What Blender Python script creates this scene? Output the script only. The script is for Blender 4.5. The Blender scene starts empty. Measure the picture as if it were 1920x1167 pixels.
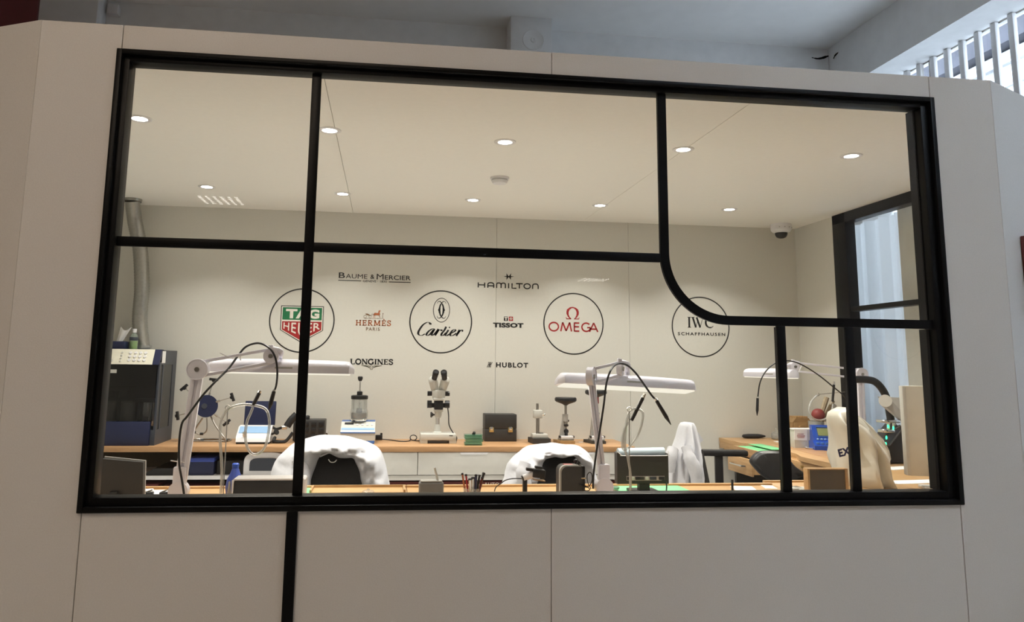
import bpy, bmesh, math, random
from math import pi, sin, cos, sqrt
from mathutils import Vector, Matrix, noise

random.seed(7)
scene = bpy.context.scene
COL = scene.collection

# ------------------------------------------------------------------ camera
F_PX, PX, PY = 1442.84, 905.04, 464.99          # focal length and principal point in pixels of the 1920 x 1167 frame
YAW, PITCH, ROLL = 0.1233, 0.1473, 0.0138
CAM = Vector((0.9628, -2.707, 1.5271))
_f = Vector((sin(YAW) * cos(PITCH), cos(YAW) * cos(PITCH), sin(PITCH)))
_r = Vector((cos(YAW), -sin(YAW), 0.0))
_u = _r.cross(_f)
CR = _r * cos(ROLL) + _u * sin(ROLL)
CU = _u * cos(ROLL) - _r * sin(ROLL)
CF = _f
cd = bpy.data.cameras.new('camera')
cam = bpy.data.objects.new('camera', cd)
COL.objects.link(cam)
cam.matrix_world = Matrix(((CR.x, CU.x, -CF.x, CAM.x), (CR.y, CU.y, -CF.y, CAM.y), (CR.z, CU.z, -CF.z, CAM.z), (0, 0, 0, 1)))
cd.sensor_fit = 'HORIZONTAL'
cd.sensor_width = 36.0
cd.lens = F_PX / 1920 * 36.0
cd.shift_x = (960 - PX) / 1920
cd.shift_y = (PY - 583.5) / 1920
cd.clip_start = 0.05
scene.camera = cam

# ------------------------------------------------------------------ sky and exposure
world = bpy.data.worlds.new('sky')
scene.world = world
world.use_nodes = True
_bg = world.node_tree.nodes['Background']
_bg.inputs['Color'].default_value = (0.72, 0.85, 1.0, 1)
_bg.inputs['Strength'].default_value = 34.0
scene.view_settings.view_transform = 'Standard'
scene.view_settings.look = 'None'
scene.view_settings.gamma = 1.0
scene.view_settings.exposure = 0.0
scene.view_settings.use_curve_mapping = False

DOWNLIGHT_W = 8.0
BENCH_W = 2.5
HALL_W = 60.0
WARM = (1.0, 0.975, 0.915)
HALLC = (1.0, 0.90, 0.80)

# main dimensions, metres: front wall at y = 0, work room behind it
WW, ZS, ZT = 3.1, 1.03, 2.595      # window outer width, bottom, top
YB, XR, XL, ZC = 3.166, 4.274, -1.3, 2.645   # work room: back wall, right wall, left wall, ceiling
WTOP = 2.685
YH, ZH, XH, XW, ZSOF = 4.0, 4.61, 5.179, 5.515, 4.134   # hall: back wall, ceiling, right wall, its window plane, soffit
ZD, ZK, ZR = 0.97, 0.955, 0.97     # bench tops: front, back counter, right bench


def ray(x, y):
    return CF + CR * ((x - PX) / F_PX) - CU * ((y - PY) / F_PX)


def atY(x, y, Y):
    d = ray(x, y)
    return CAM + d * ((Y - CAM.y) / d.y)


def atZ(x, y, Z):
    d = ray(x, y)
    return CAM + d * ((Z - CAM.z) / d.z)


def atX(x, y, X):
    d = ray(x, y)
    return CAM + d * ((X - CAM.x) / d.x)


def mpp(Y):
    return (Y - CAM.y) * 1.0 / F_PX / cos(YAW) * 0.985


# ------------------------------------------------------------------ materials
def new_mat(name):
    m = bpy.data.materials.new(name)
    m.use_nodes = True
    nt = m.node_tree
    for n in list(nt.nodes):
        nt.nodes.remove(n)
    out = nt.nodes.new('ShaderNodeOutputMaterial')
    return m, nt, out


def mat(name, col, rough=0.5, metal=0.0, var=0.06, nscale=30.0, bump=0.0, spec=0.5, sheen=0.0, coat=0.0):
    m, nt, out = new_mat(name)
    b = nt.nodes.new('ShaderNodeBsdfPrincipled')
    b.inputs['Roughness'].default_value = rough
    b.inputs['Metallic'].default_value = metal
    b.inputs['Specular IOR Level'].default_value = spec
    if sheen:
        b.inputs['Sheen Weight'].default_value = sheen
    if coat:
        b.inputs['Coat Weight'].default_value = coat
    tc = nt.nodes.new('ShaderNodeTexCoord')
    ns = nt.nodes.new('ShaderNodeTexNoise')
    ns.inputs['Scale'].default_value = nscale
    ns.inputs['Detail'].default_value = 4.0
    nt.links.new(tc.outputs['Object'], ns.inputs['Vector'])
    rp = nt.nodes.new('ShaderNodeValToRGB')
    lo = [max(0.0, c * (1 - var)) for c in col]
    hi = [min(1.0, c * (1 + var)) for c in col]
    rp.color_ramp.elements[0].position = 0.3
    rp.color_ramp.elements[1].position = 0.7
    rp.color_ramp.elements[0].color = (*lo, 1)
    rp.color_ramp.elements[1].color = (*hi, 1)
    nt.links.new(ns.outputs['Fac'], rp.inputs['Fac'])
    nt.links.new(rp.outputs['Color'], b.inputs['Base Color'])
    if bump:
        bp = nt.nodes.new('ShaderNodeBump')
        bp.inputs['Strength'].default_value = bump
        bp.inputs['Distance'].default_value = 0.002
        nt.links.new(ns.outputs['Fac'], bp.inputs['Height'])
        nt.links.new(bp.outputs['Normal'], b.inputs['Normal'])
    nt.links.new(b.outputs['BSDF'], out.inputs['Surface'])
    return m


def wood(name, c1, c2, rough=0.42, stretch=(3.0, 34.0, 34.0)):
    m, nt, out = new_mat(name)
    b = nt.nodes.new('ShaderNodeBsdfPrincipled')
    b.inputs['Roughness'].default_value = rough
    tc = nt.nodes.new('ShaderNodeTexCoord')
    mp = nt.nodes.new('ShaderNodeMapping')
    mp.inputs['Scale'].default_value = stretch
    nt.links.new(tc.outputs['Object'], mp.inputs['Vector'])
    ns = nt.nodes.new('ShaderNodeTexNoise')
    ns.inputs['Scale'].default_value = 1.6
    ns.inputs['Detail'].default_value = 6.0
    ns.inputs['Distortion'].default_value = 0.5
    nt.links.new(mp.outputs['Vector'], ns.inputs['Vector'])
    rp = nt.nodes.new('ShaderNodeValToRGB')
    rp.color_ramp.elements[0].position = 0.32
    rp.color_ramp.elements[1].position = 0.68
    rp.color_ramp.elements[0].color = (*c1, 1)
    rp.color_ramp.elements[1].color = (*c2, 1)
    nt.links.new(ns.outputs['Fac'], rp.inputs['Fac'])
    nt.links.new(rp.outputs['Color'], b.inputs['Base Color'])
    nt.links.new(b.outputs['BSDF'], out.inputs['Surface'])
    return m


def emit(name, col, strength):
    m, nt, out = new_mat(name)
    e = nt.nodes.new('ShaderNodeEmission')
    e.inputs['Color'].default_value = (*col, 1)
    e.inputs['Strength'].default_value = strength
    nt.links.new(e.outputs['Emission'], out.inputs['Surface'])
    return m


def thin_glass(name, tint=(1, 1, 1), gain=1.0, body=None, body_fac=0.0):
    """clear sheet: passes light straight on, mirrors by Fresnel on its outer faces"""
    m, nt, out = new_mat(name)
    tr = nt.nodes.new('ShaderNodeBsdfTransparent')
    tr.inputs['Color'].default_value = (*tint, 1)
    gl = nt.nodes.new('ShaderNodeBsdfGlossy')
    gl.inputs['Roughness'].default_value = 0.0
    fr = nt.nodes.new('ShaderNodeFresnel')
    fr.inputs['IOR'].default_value = 1.5
    geo = nt.nodes.new('ShaderNodeNewGeometry')
    inv = nt.nodes.new('ShaderNodeMath')
    inv.operation = 'SUBTRACT'
    inv.inputs[0].default_value = gain
    nt.links.new(geo.outputs['Backfacing'], inv.inputs[1])
    cl = nt.nodes.new('ShaderNodeMath')
    cl.operation = 'MAXIMUM'
    cl.inputs[1].default_value = 0.0
    nt.links.new(inv.outputs[0], cl.inputs[0])
    mu = nt.nodes.new('ShaderNodeMath')
    mu.operation = 'MULTIPLY'
    mu.use_clamp = True
    nt.links.new(fr.outputs['Fac'], mu.inputs[0])
    nt.links.new(cl.outputs[0], mu.inputs[1])
    base = tr
    if body:
        df = nt.nodes.new('ShaderNodeBsdfPrincipled')
        df.inputs['Base Color'].default_value = (*body, 1)
        df.inputs['Roughness'].default_value = 0.25
        mb = nt.nodes.new('ShaderNodeMixShader')
        mb.inputs['Fac'].default_value = body_fac
        nt.links.new(tr.outputs[0], mb.inputs[1])
        nt.links.new(df.outputs[0], mb.inputs[2])
        base = mb
    mx = nt.nodes.new('ShaderNodeMixShader')
    nt.links.new(mu.outputs[0], mx.inputs['Fac'])
    nt.links.new(base.outputs[0], mx.inputs[1])
    nt.links.new(gl.outputs[0], mx.inputs[2])
    nt.links.new(mx.outputs[0], out.inputs['Surface'])
    return m


def cloth_translucent(name, col, fac=0.5):
    m, nt, out = new_mat(name)
    d = nt.nodes.new('ShaderNodeBsdfDiffuse')
    d.inputs['Color'].default_value = (*col, 1)
    t = nt.nodes.new('ShaderNodeBsdfTranslucent')
    t.inputs['Color'].default_value = (*col, 1)
    mx = nt.nodes.new('ShaderNodeMixShader')
    mx.inputs['Fac'].default_value = fac
    nt.links.new(d.outputs[0], mx.inputs[1])
    nt.links.new(t.outputs[0], mx.inputs[2])
    nt.links.new(mx.outputs[0], out.inputs['Surface'])
    return m


M = {}
M['panel'] = mat('painted_panel', (0.72, 0.70, 0.68), 0.6, var=0.03, nscale=220, bump=0.25)
M['hall'] = mat('hall_plaster', (0.86, 0.86, 0.86), 0.8, var=0.03, nscale=9, bump=0.1)
M['hallceil'] = mat('hall_ceiling_paint', (0.91, 0.90, 0.885), 0.85, var=0.02, nscale=6)
M['floor'] = mat('floor_vinyl', (0.86, 0.85, 0.82), 0.45, var=0.03, nscale=14)
M['hallfloor'] = mat('hall_floor_stone', (0.66, 0.64, 0.61), 0.5, var=0.1, nscale=8)
M['inwall'] = mat('cream_wall_board', (0.68, 0.665, 0.605), 0.55, var=0.015, nscale=60)
M['inceil'] = mat('cream_ceiling_board', (0.93, 0.915, 0.86), 0.6, var=0.012, nscale=40)
M['blackmetal'] = mat('black_powder_coat', (0.0045, 0.005, 0.006), 0.38, var=0.2, nscale=150, spec=0.12)
M['glass'] = thin_glass('window_glass', (0.985, 0.99, 0.985), 1.0)
M['ctop'] = wood('beech_laminate', (0.44, 0.24, 0.11), (0.56, 0.33, 0.165))
M['bench'] = wood('light_maple', (0.47, 0.275, 0.115), (0.56, 0.345, 0.155))
M['bench_y'] = wood('light_maple_deep', (0.46, 0.27, 0.12), (0.57, 0.36, 0.18), stretch=(34, 3, 34))
M['white'] = mat('white_enamel', (0.80, 0.79, 0.80), 0.35, var=0.02)
M['lampwhite'] = mat('lamp_white_plastic', (0.80, 0.78, 0.84), 0.3, var=0.02)
M['offwhite'] = mat('offwhite_laminate', (0.66, 0.645, 0.60), 0.5, var=0.02)
M['cream'] = mat('cream_plastic', (0.80, 0.77, 0.64), 0.4, var=0.02)
M['grey'] = mat('grey_metal_paint', (0.44, 0.43, 0.40), 0.4, var=0.05)
M['lgrey'] = mat('light_grey_paint', (0.60, 0.59, 0.54), 0.4, var=0.03)
M['dgrey'] = mat('dark_grey_plastic', (0.036, 0.034, 0.032), 0.5, var=0.1)
M['black'] = mat('black_plastic', (0.012, 0.012, 0.013), 0.42, var=0.2)
M['blackfab'] = mat('black_upholstery', (0.02, 0.02, 0.021), 0.85, var=0.3, nscale=180, bump=0.3)
M['blacklth'] = mat('black_leatherette', (0.022, 0.022, 0.024), 0.38, var=0.2, nscale=90, bump=0.2)
M['steel'] = mat('brushed_steel', (0.42, 0.40, 0.37), 0.32, 1.0, var=0.08)
M['chrome'] = mat('chrome', (0.78, 0.77, 0.75), 0.12, 1.0, var=0.02)
M['brass'] = mat('brass', (0.62, 0.50, 0.24), 0.28, 1.0, var=0.05)
M['navy'] = mat('navy_blue_paint', (0.012, 0.018, 0.062), 0.42, var=0.08)
M['slate'] = mat('slate_blue_grey', (0.045, 0.052, 0.07), 0.45, var=0.06)
M['blue'] = mat('royal_blue_plastic', (0.02, 0.075, 0.42), 0.3, var=0.05)
M['bluerub'] = mat('blue_rubber', (0.03, 0.06, 0.30), 0.45, var=0.06)
M['sky'] = mat('pale_blue_plastic', (0.30, 0.48, 0.72), 0.35, var=0.03)
M['midblue'] = mat('mid_blue_plastic', (0.06, 0.16, 0.46), 0.35, var=0.04)
M['green'] = mat('green_cutting_mat', (0.20, 0.58, 0.27), 0.6, var=0.04)
M['jade'] = thin_glass('green_clear_plastic', (0.62, 0.84, 0.70), 1.0, (0.10, 0.30, 0.20), 0.45)
M['red'] = mat('red_paint', (0.36, 0.012, 0.02), 0.4, var=0.08)
M['darkred'] = mat('dark_red_card', (0.10, 0.010, 0.009), 0.5, var=0.12)
M['crimson'] = mat('crimson_panel', (0.075, 0.003, 0.010), 0.5, var=0.08)
M['coat'] = mat('white_cotton', (0.66, 0.66, 0.69), 0.9, var=0.03, nscale=80, bump=0.25, sheen=0.2)
M['paper'] = mat('white_paper', (0.83, 0.82, 0.80), 0.8, var=0.02)
M['kraft'] = mat('brown_board', (0.105, 0.082, 0.052), 0.7, var=0.06)
M['woodbox'] = wood('oak_box', (0.34, 0.20, 0.08), (0.46, 0.29, 0.13), stretch=(10, 30, 30))
M['dust'] = mat('cream_vinyl_cover', (0.70, 0.67, 0.58), 0.35, var=0.05, nscale=12, bump=0.2)
M['clear'] = thin_glass('clear_plastic', (0.94, 0.95, 0.94), 1.3, (0.8, 0.82, 0.82), 0.16)
M['hose'] = thin_glass('clear_hose', (0.90, 0.91, 0.89), 1.6, (0.70, 0.70, 0.68), 0.40)
M['midgrey'] = mat('mid_grey_plastic', (0.19, 0.19, 0.185), 0.4, var=0.05)
M['palegrey'] = mat('pale_grey_blue_plastic', (0.36, 0.44, 0.48), 0.35, var=0.03)
M['smoke'] = thin_glass('smoked_glass', (0.52, 0.53, 0.54), 1.0)
M['bottle'] = thin_glass('pale_bottle', (0.85, 0.92, 0.86), 1.2, (0.6, 0.7, 0.6), 0.25)
M['lime'] = mat('lime_liquid', (0.34, 0.52, 0.08), 0.3, var=0.05)
M['brown'] = mat('brown_glass', (0.06, 0.035, 0.015), 0.15, var=0.1)
M['lcd'] = mat('olive_lcd', (0.25, 0.28, 0.12), 0.25, var=0.04)
M['foil'] = mat('aluminium_foil_duct', (0.40, 0.40, 0.38), 0.30, 0.9, var=0.08, nscale=60, bump=0.3)
M['ink'] = mat('black_vinyl_lettering', (0.008, 0.008, 0.009), 0.5, var=0.1)
M['inkred'] = mat('red_vinyl_lettering', (0.36, 0.018, 0.02), 0.5, var=0.05)
M['inkorange'] = mat('orange_vinyl_lettering', (0.42, 0.125, 0.045), 0.5, var=0.05)
M['inkbrown'] = mat('brown_vinyl_lettering', (0.20, 0.11, 0.055), 0.5, var=0.05)
M['inkgreen'] = mat('green_vinyl_lettering', (0.012, 0.17, 0.065), 0.5, var=0.05)
M['inkgrey'] = mat('grey_vinyl_lettering', (0.16, 0.15, 0.11), 0.5, var=0.05)
M['inkwhite'] = mat('white_vinyl_lettering', (0.78, 0.74, 0.66), 0.5, var=0.02)
M['inknavy'] = mat('navy_print', (0.01, 0.012, 0.09), 0.5, var=0.05)
M['redrub'] = mat('red_rubber_bulb', (0.30, 0.055, 0.05), 0.5, var=0.08)
M['stick'] = wood('pale_stick', (0.40, 0.32, 0.20), (0.52, 0.43, 0.30), stretch=(40, 40, 6))
M['led'] = emit('downlight_led', (1.0, 0.93, 0.80), 30.0)
M['diffuser'] = emit('bench_lamp_diffuser', (1.0, 0.93, 0.78), 1.0)
M['greenled'] = emit('green_led', (0.05, 1.0, 0.35), 3.0)
M['halled'] = emit('hall_led', (1.0, 0.95, 0.87), 16.0)
M['hallfill'] = emit('hall_fill_led', (1.0, 0.80, 0.60), 50.0)  # glow of the added warm fill lamps
M['curtain'] = cloth_translucent('white_curtain', (0.97, 0.98, 0.99), 0.72)
M['blind'] = mat('cream_blind', (0.72, 0.72, 0.68), 0.8, var=0.02)
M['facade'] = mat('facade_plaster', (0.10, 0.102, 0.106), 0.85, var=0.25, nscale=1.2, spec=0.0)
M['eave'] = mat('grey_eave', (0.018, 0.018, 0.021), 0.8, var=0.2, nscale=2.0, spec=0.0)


# ------------------------------------------------------------------ mesh helpers
class MB:
    def __init__(s, T=None):
        s.v, s.f, s.T = [], [], T

    def add(s, vs, fs):
        o = len(s.v)
        T = s.T
        s.v += [(T @ Vector(p)) if T is not None else Vector(p) for p in vs]
        s.f += [tuple(o + i for i in f) for f in fs]
        return s

    def box(s, x0, x1, y0, y1, z0, z1, bev=0.0, seg=2):
        if bev <= 0:
            vs = [(x, y, z) for z in (z0, z1) for y in (y0, y1) for x in (x0, x1)]
            return s.add(vs, [(0, 2, 3, 1), (4, 5, 7, 6), (0, 1, 5, 4), (2, 6, 7, 3), (0, 4, 6, 2), (1, 3, 7, 5)])
        bm = bmesh.new()
        bmesh.ops.create_cube(bm, size=1.0)
        for v in bm.verts:
            v.co = Vector(((x0 + x1) / 2 + v.co.x * (x1 - x0), (y0 + y1) / 2 + v.co.y * (y1 - y0), (z0 + z1) / 2 + v.co.z * (z1 - z0)))
        bev = min(bev, 0.49 * min(abs(x1 - x0), abs(y1 - y0), abs(z1 - z0)))
        bmesh.ops.bevel(bm, geom=bm.edges[:], offset=bev, segments=seg, profile=0.5, affect='EDGES')
        bm.verts.ensure_lookup_table()
        s.add([v.co.copy() for v in bm.verts], [[v.index for v in f.verts] for f in bm.faces])
        bm.free()
        return s

    def rings(s, rings, caps=True, closed=False):
        n = len(rings[0])
        vs = [p for r in rings for p in r]
        fs = []
        m = len(rings)
        for i in range(m if closed else m - 1):
            a, b = i * n, ((i + 1) % m) * n
            for j in range(n):
                k = (j + 1) % n
                fs.append((a + j, a + k, b + k, b + j))
        if caps and not closed:
            fs.append(tuple(range(n - 1, -1, -1)))
            fs.append(tuple((m - 1) * n + j for j in range(n)))
        return s.add(vs, fs)

    def cyl(s, p0, p1, r0, r1=None, n=16):
        r1 = r0 if r1 is None else r1
        p0, p1 = Vector(p0), Vector(p1)
        d = (p1 - p0).normalized()
        a = Vector((0, 0, 1)) if abs(d.z) < 0.9 else Vector((1, 0, 0))
        e1 = d.cross(a).normalized()
        e2 = d.cross(e1)
        rg = []
        for p, r in ((p0, r0), (p1, r1)):
            rg.append([p + e1 * (r * cos(2 * pi * k / n)) - e2 * (-r * sin(2 * pi * k / n)) for k in range(n)])
        return s.rings(rg)

    def lathe(s, prof, c=(0, 0, 0), n=24, axis=None):
        c = Vector(c)
        Q = Vector((0, 0, 1)).rotation_difference(Vector(axis).normalized()).to_matrix() if axis is not None else None
        rg = []
        for r, z in prof:
            ring = []
            for k in range(n):
                p = Vector((max(r, 1e-5) * cos(2 * pi * k / n), max(r, 1e-5) * sin(2 * pi * k / n), z))
                ring.append(c + (Q @ p if Q else p))
            rg.append(ring)
        return s.rings(rg)

    def tube(s, pts, r, n=8, closed=False, smooth=0):
        pts = [Vector(p) for p in pts]
        if smooth:
            pts = catmull(pts, smooth, closed)
        rs = r if isinstance(r, (list, tuple)) else None
        m = len(pts)
        rg = []
        prev = None
        for i, p in enumerate(pts):
            a = pts[(i - 1) % m] if (i > 0 or closed) else p
            b = pts[(i + 1) % m] if (i < m - 1 or closed) else p
            d = (b - a)
            d = d.normalized() if d.length > 1e-9 else Vector((0, 0, 1))
            if prev is None:
                q = Vector((0, 0, 1)) if abs(d.z) < 0.9 else Vector((1, 0, 0))
                e1 = d.cross(q).normalized()
            else:
                e1 = prev - d * prev.dot(d)
                e1 = e1.normalized() if e1.length > 1e-6 else d.orthogonal().normalized()
            prev = e1
            e2 = d.cross(e1)
            rr = rs[min(i * len(rs) // m, len(rs) - 1)] if rs else r
            rg.append([p + (e1 * cos(2 * pi * k / n) + e2 * sin(2 * pi * k / n)) * rr for k in range(n)])
        return s.rings(rg, closed=closed)

    def prism(s, poly, a0, a1, plane='xz'):
        def P(u, w, a):
            return {'xz': (u, a, w), 'yz': (a, u, w), 'xy': (u, w, a)}[plane]
        n = len(poly)
        vs = [P(u, w, a0) for u, w in poly] + [P(u, w, a1) for u, w in poly]
        fs = [tuple(range(n)), tuple(range(2 * n - 1, n - 1, -1))]
        for i in range(n):
            j = (i + 1) % n
            fs.append((i, i + n, j + n, j))
        return s.add(vs, fs)

    def ball(s, c, r, n=16, m=10, z0=-1.0, z1=1.0):
        r = r if isinstance(r, (tuple, list)) else (r, r, r)
        rg = []
        a0, a1 = math.asin(z0), math.asin(z1)
        for i in range(m + 1):
            a = a0 + (a1 - a0) * i / m
            q = max(cos(a), 1e-4)
            rg.append([(c[0] + r[0] * q * cos(2 * pi * k / n), c[1] + r[1] * q * sin(2 * pi * k / n), c[2] + r[2] * sin(a)) for k in range(n)])
        return s.rings(rg)

    def grid(s, fn, nu, nv, thick=None):
        vs = [fn(i / nu, j / nv) for i in range(nu + 1) for j in range(nv + 1)]
        fs = []
        for i in range(nu):
            for j in range(nv):
                a = i * (nv + 1) + j
                fs.append((a, a + nv + 1, a + nv + 2, a + 1))
        return s.add(vs, fs)


def catmull(pts, k, closed=False):
    out = []
    m = len(pts)
    rng = range(m if closed else m - 1)
    for i in rng:
        if closed:
            p0, p1, p2, p3 = pts[(i - 1) % m], pts[i], pts[(i + 1) % m], pts[(i + 2) % m]
        else:
            p0, p1, p2, p3 = pts[max(i - 1, 0)], pts[i], pts[i + 1], pts[min(i + 2, m - 1)]
        for j in range(k):
            t = j / k
            out.append(0.5 * ((2 * p1) + (p2 - p0) * t + (2 * p0 - 5 * p1 + 4 * p2 - p3) * t * t + (3 * p1 - p0 - 3 * p2 + p3) * t ** 3))
    if not closed:
        out.append(pts[-1].copy())
    return out


def make(name, mb, material, parent=None, smooth=True, angle=0.7, label=None):
    me = bpy.data.meshes.new(name)
    me.from_pydata([tuple(p) for p in mb.v], [], mb.f)
    bm = bmesh.new()
    bm.from_mesh(me)
    bmesh.ops.recalc_face_normals(bm, faces=bm.faces)
    for f in bm.faces:
        f.smooth = smooth
    if smooth:
        for e in bm.edges:
            if len(e.link_faces) == 2 and e.calc_face_angle(0) > angle:
                e.smooth = False
    bm.to_mesh(me)
    bm.free()
    me.materials.append(M[material] if isinstance(material, str) else material)
    o = bpy.data.objects.new(name, me)
    COL.objects.link(o)
    if parent is not None:
        o.parent = parent
    if label:
        o['label'] = label
    return o


def thing(name, label, cat, loc=(0, 0, 0), rz=0.0, group=None):
    o = bpy.data.objects.new(name, None)
    o.empty_display_size = 0.05
    COL.objects.link(o)
    o.location = loc
    o.rotation_euler = (0, 0, rz)
    o['label'] = label
    o['category'] = cat
    if group:
        o['group'] = group
    return o


def tag(o, label, cat, group=None):
    o['label'] = label
    o['category'] = cat
    if group:
        o['group'] = group
    return o


def struct(o, label=None):
    o['kind'] = 'structure'
    if label:
        o['label'] = label
    return o


def copy_tree(o, parent=None):
    c = o.copy()
    COL.objects.link(c)
    c.parent = parent
    for ch in o.children:
        copy_tree(ch, c)
    return c


def off(base):
    """builder whose world-space points are stored relative to a base point"""
    return MB(Matrix.Translation(-Vector(base)))


def light_area(name, loc, size, power, col, parent=None, spread=pi, shape='DISK', rot=(0, 0, 0)):
    l = bpy.data.lights.new(name, 'AREA')
    l.shape = shape
    l.size = size if not isinstance(size, tuple) else size[0]
    if isinstance(size, tuple):
        l.shape = 'RECTANGLE'
        l.size_y = size[1]
    l.energy = power
    l.color = col
    l.spread = spread
    o = bpy.data.objects.new(name, l)
    COL.objects.link(o)
    o.location = loc
    o.rotation_euler = rot
    if parent is not None:
        o.parent = parent
    return o

# ================================================================== the setting
def empty_struct(name, loc=(0, 0, 0)):
    o = bpy.data.objects.new(name, None)
    COL.objects.link(o)
    o.location = loc
    o['kind'] = 'structure'
    return o


# --- front partition wall of painted panels (butt joints 3 mm) -----------------
wf = empty_struct('wall_front')
wf['label'] = 'pale painted partition wall around the black framed window'
XC0, XC1 = -0.26, 3.362
J = 0.0012
S1, S2, S3 = 0.013, 1.55, 3.09
TH = 0.09
for x0, x1, z0, z1 in ((XC0, S1, 0, WTOP), (S1, S2, ZT - 0.015, WTOP), (S2, S3, ZT - 0.015, WTOP), (S3, XC1, 0, WTOP),
                       (S1, S2, 0, ZS + 0.015), (S2, S3, 0, ZS + 0.015)):
    make('panel', MB().box(x0 + J, x1 - J, 0, TH, z0, z1, 0.0015, 1), 'panel', wf)
make('backing', MB().box(XC0 + 0.02, -0.002, 0.012, TH - 0.004, 0.0, WTOP - 0.01).box(WW + 0.002, XC1 - 0.02, 0.012, TH - 0.004, 0, WTOP - 0.01)
     .box(-0.01, WW + 0.01, 0.012, TH - 0.004, 0, ZS).box(-0.01, WW + 0.01, 0.012, TH - 0.004, ZT, WTOP - 0.01), 'panel', wf)

# chamfered side wings that turn back from the front wall
def wing(name, p0, p1, z1, th, inward):
    d = Vector((p1[0] - p0[0], p1[1] - p0[1], 0)).normalized()
    nrm = Vector((-d.y, d.x, 0)) * inward
    vs = []
    for z in (0, z1):
        for q in (Vector((*p0, 0)), Vector((*p1, 0)), Vector((*p1, 0)) + nrm * th, Vector((*p0, 0)) + nrm * th):
            vs.append((q.x, q.y, z))
    mb = MB().add(vs, [(0, 1, 2, 3), (4, 7, 6, 5), (0, 4, 5, 1), (1, 5, 6, 2), (2, 6, 7, 3), (3, 7, 4, 0)])
    return struct(make(name, mb, 'panel'))


wing('wall_front_left', (XC0, 0.0), (-1.40, 0.55), WTOP, 0.09, -1)
wing('wall_front_right', (XC1, 0.0), (4.78, 0.734), WTOP, 0.09, 1)
struct(make('wall_left', MB().box(-1.40, XL, 0.55, YB + 0.1, 0, WTOP), 'inwall'))

# back wall of the work room in three boards
wb = empty_struct('wall_back')
for x0, x1 in ((XL, 1.80), (1.80, 2.86), (2.86, XR + 0.1)):
    make('board', MB().box(x0 + 0.001, x1 - 0.001, YB, YB + 0.1, 0, ZC + 0.03), 'inwall', wb)

# right wall with the side window opening
WY0, WY1, WZ0 = 0.66, 2.60, 1.005
wr = MB().box(XR, XR + 0.1, WY1, YB, 0, ZC + 0.03).box(XR, XR + 0.1, 0.5, WY0, 0, ZC + 0.03).box(XR, XR + 0.1, WY0, WY1, 0, WZ0)
struct(make('wall_right', wr, 'inwall'))

# work room ceiling: three boards with fine joints
ce = empty_struct('ceiling')
c1 = atZ(612, 165, ZC).x
c2 = atZ(1405, 195, ZC).x
for x0, x1 in ((XL, c1), (c1, c2), (c2, XR + 0.1)):
    fp = [(x0 + 0.0012, TH - 0.002), (x1 - 0.0012, TH - 0.002), (x1 - 0.0012, YB), (x0 + 0.0012, YB)]
    if x0 == XL:            # the boards stop against the chamfered wings
        fp = [(XL, 0.56), (-0.27, 0.05), (x1 - 0.0012, 0.05), (x1 - 0.0012, YB), (XL, YB)]
    if x1 > XR:
        fp = [(x0 + 0.0012, 0.05), (3.38, 0.05), (XR + 0.095, 0.55), (XR + 0.095, YB), (x0 + 0.0012, YB)]
    make('board', MB().prism(fp, ZC, ZC + 0.035, 'xy'), 'inceil', ce)
struct(make('floor', MB().prism([(XL, 0.56), (-0.27, 0.05), (3.38, 0.05), (XR, 0.50), (XR, YB), (XL, YB)], -0.002, 0.0, 'xy'), 'floor'))
struct(make('hall_floor', MB().box(-7, 5.6, -17, YH + 0.2, -0.1, -0.002), 'hallfloor'))

# --- front window: black frame, bars, panes -------------------------------------
w1 = empty_struct('window_1')
w1['label'] = 'large black framed interior window with a curved glazing bar'
fo, fi, yf0, yf1 = 0.0, 0.041, -0.012, 0.085
# outer flange, then the stepped inner frame
fl = 0.019
make('frame_flange', MB()
     .box(0, fl, yf0, 0.02, ZS, ZT, 0.003).box(WW - fl, WW, yf0, 0.02, ZS, ZT, 0.003)
     .box(fl - 0.001, WW - fl + 0.001, yf0, 0.02, ZS, ZS + fl, 0.003).box(fl - 0.001, WW - fl + 0.001, yf0, 0.02, ZT - fl, ZT, 0.003), 'blackmetal', w1)
GX0, GX1, GZ0, GZ1 = 0.041, 3.051, 1.075, 2.556
make('frame', MB()
     .box(fl - 0.002, GX0, 0.008, 0.075, ZS + fl, ZT - fl, 0.002).box(GX1, WW - fl + 0.002, 0.008, 0.075, ZS + fl, ZT - fl, 0.002)
     .box(GX0 - 0.001, GX1 + 0.001, 0.008, 0.075, ZS + fl - 0.002, GZ0, 0.002).box(GX0 - 0.001, GX1 + 0.001, 0.008, 0.075, GZ1, ZT - fl + 0.002, 0.002), 'blackmetal', w1)
YM = 0.026            # front face of the glazing bars


def wx(px, py):
    return atY(px, py, YM).x


def wz(px, py):
    return atY(px, py, YM).z


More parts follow.
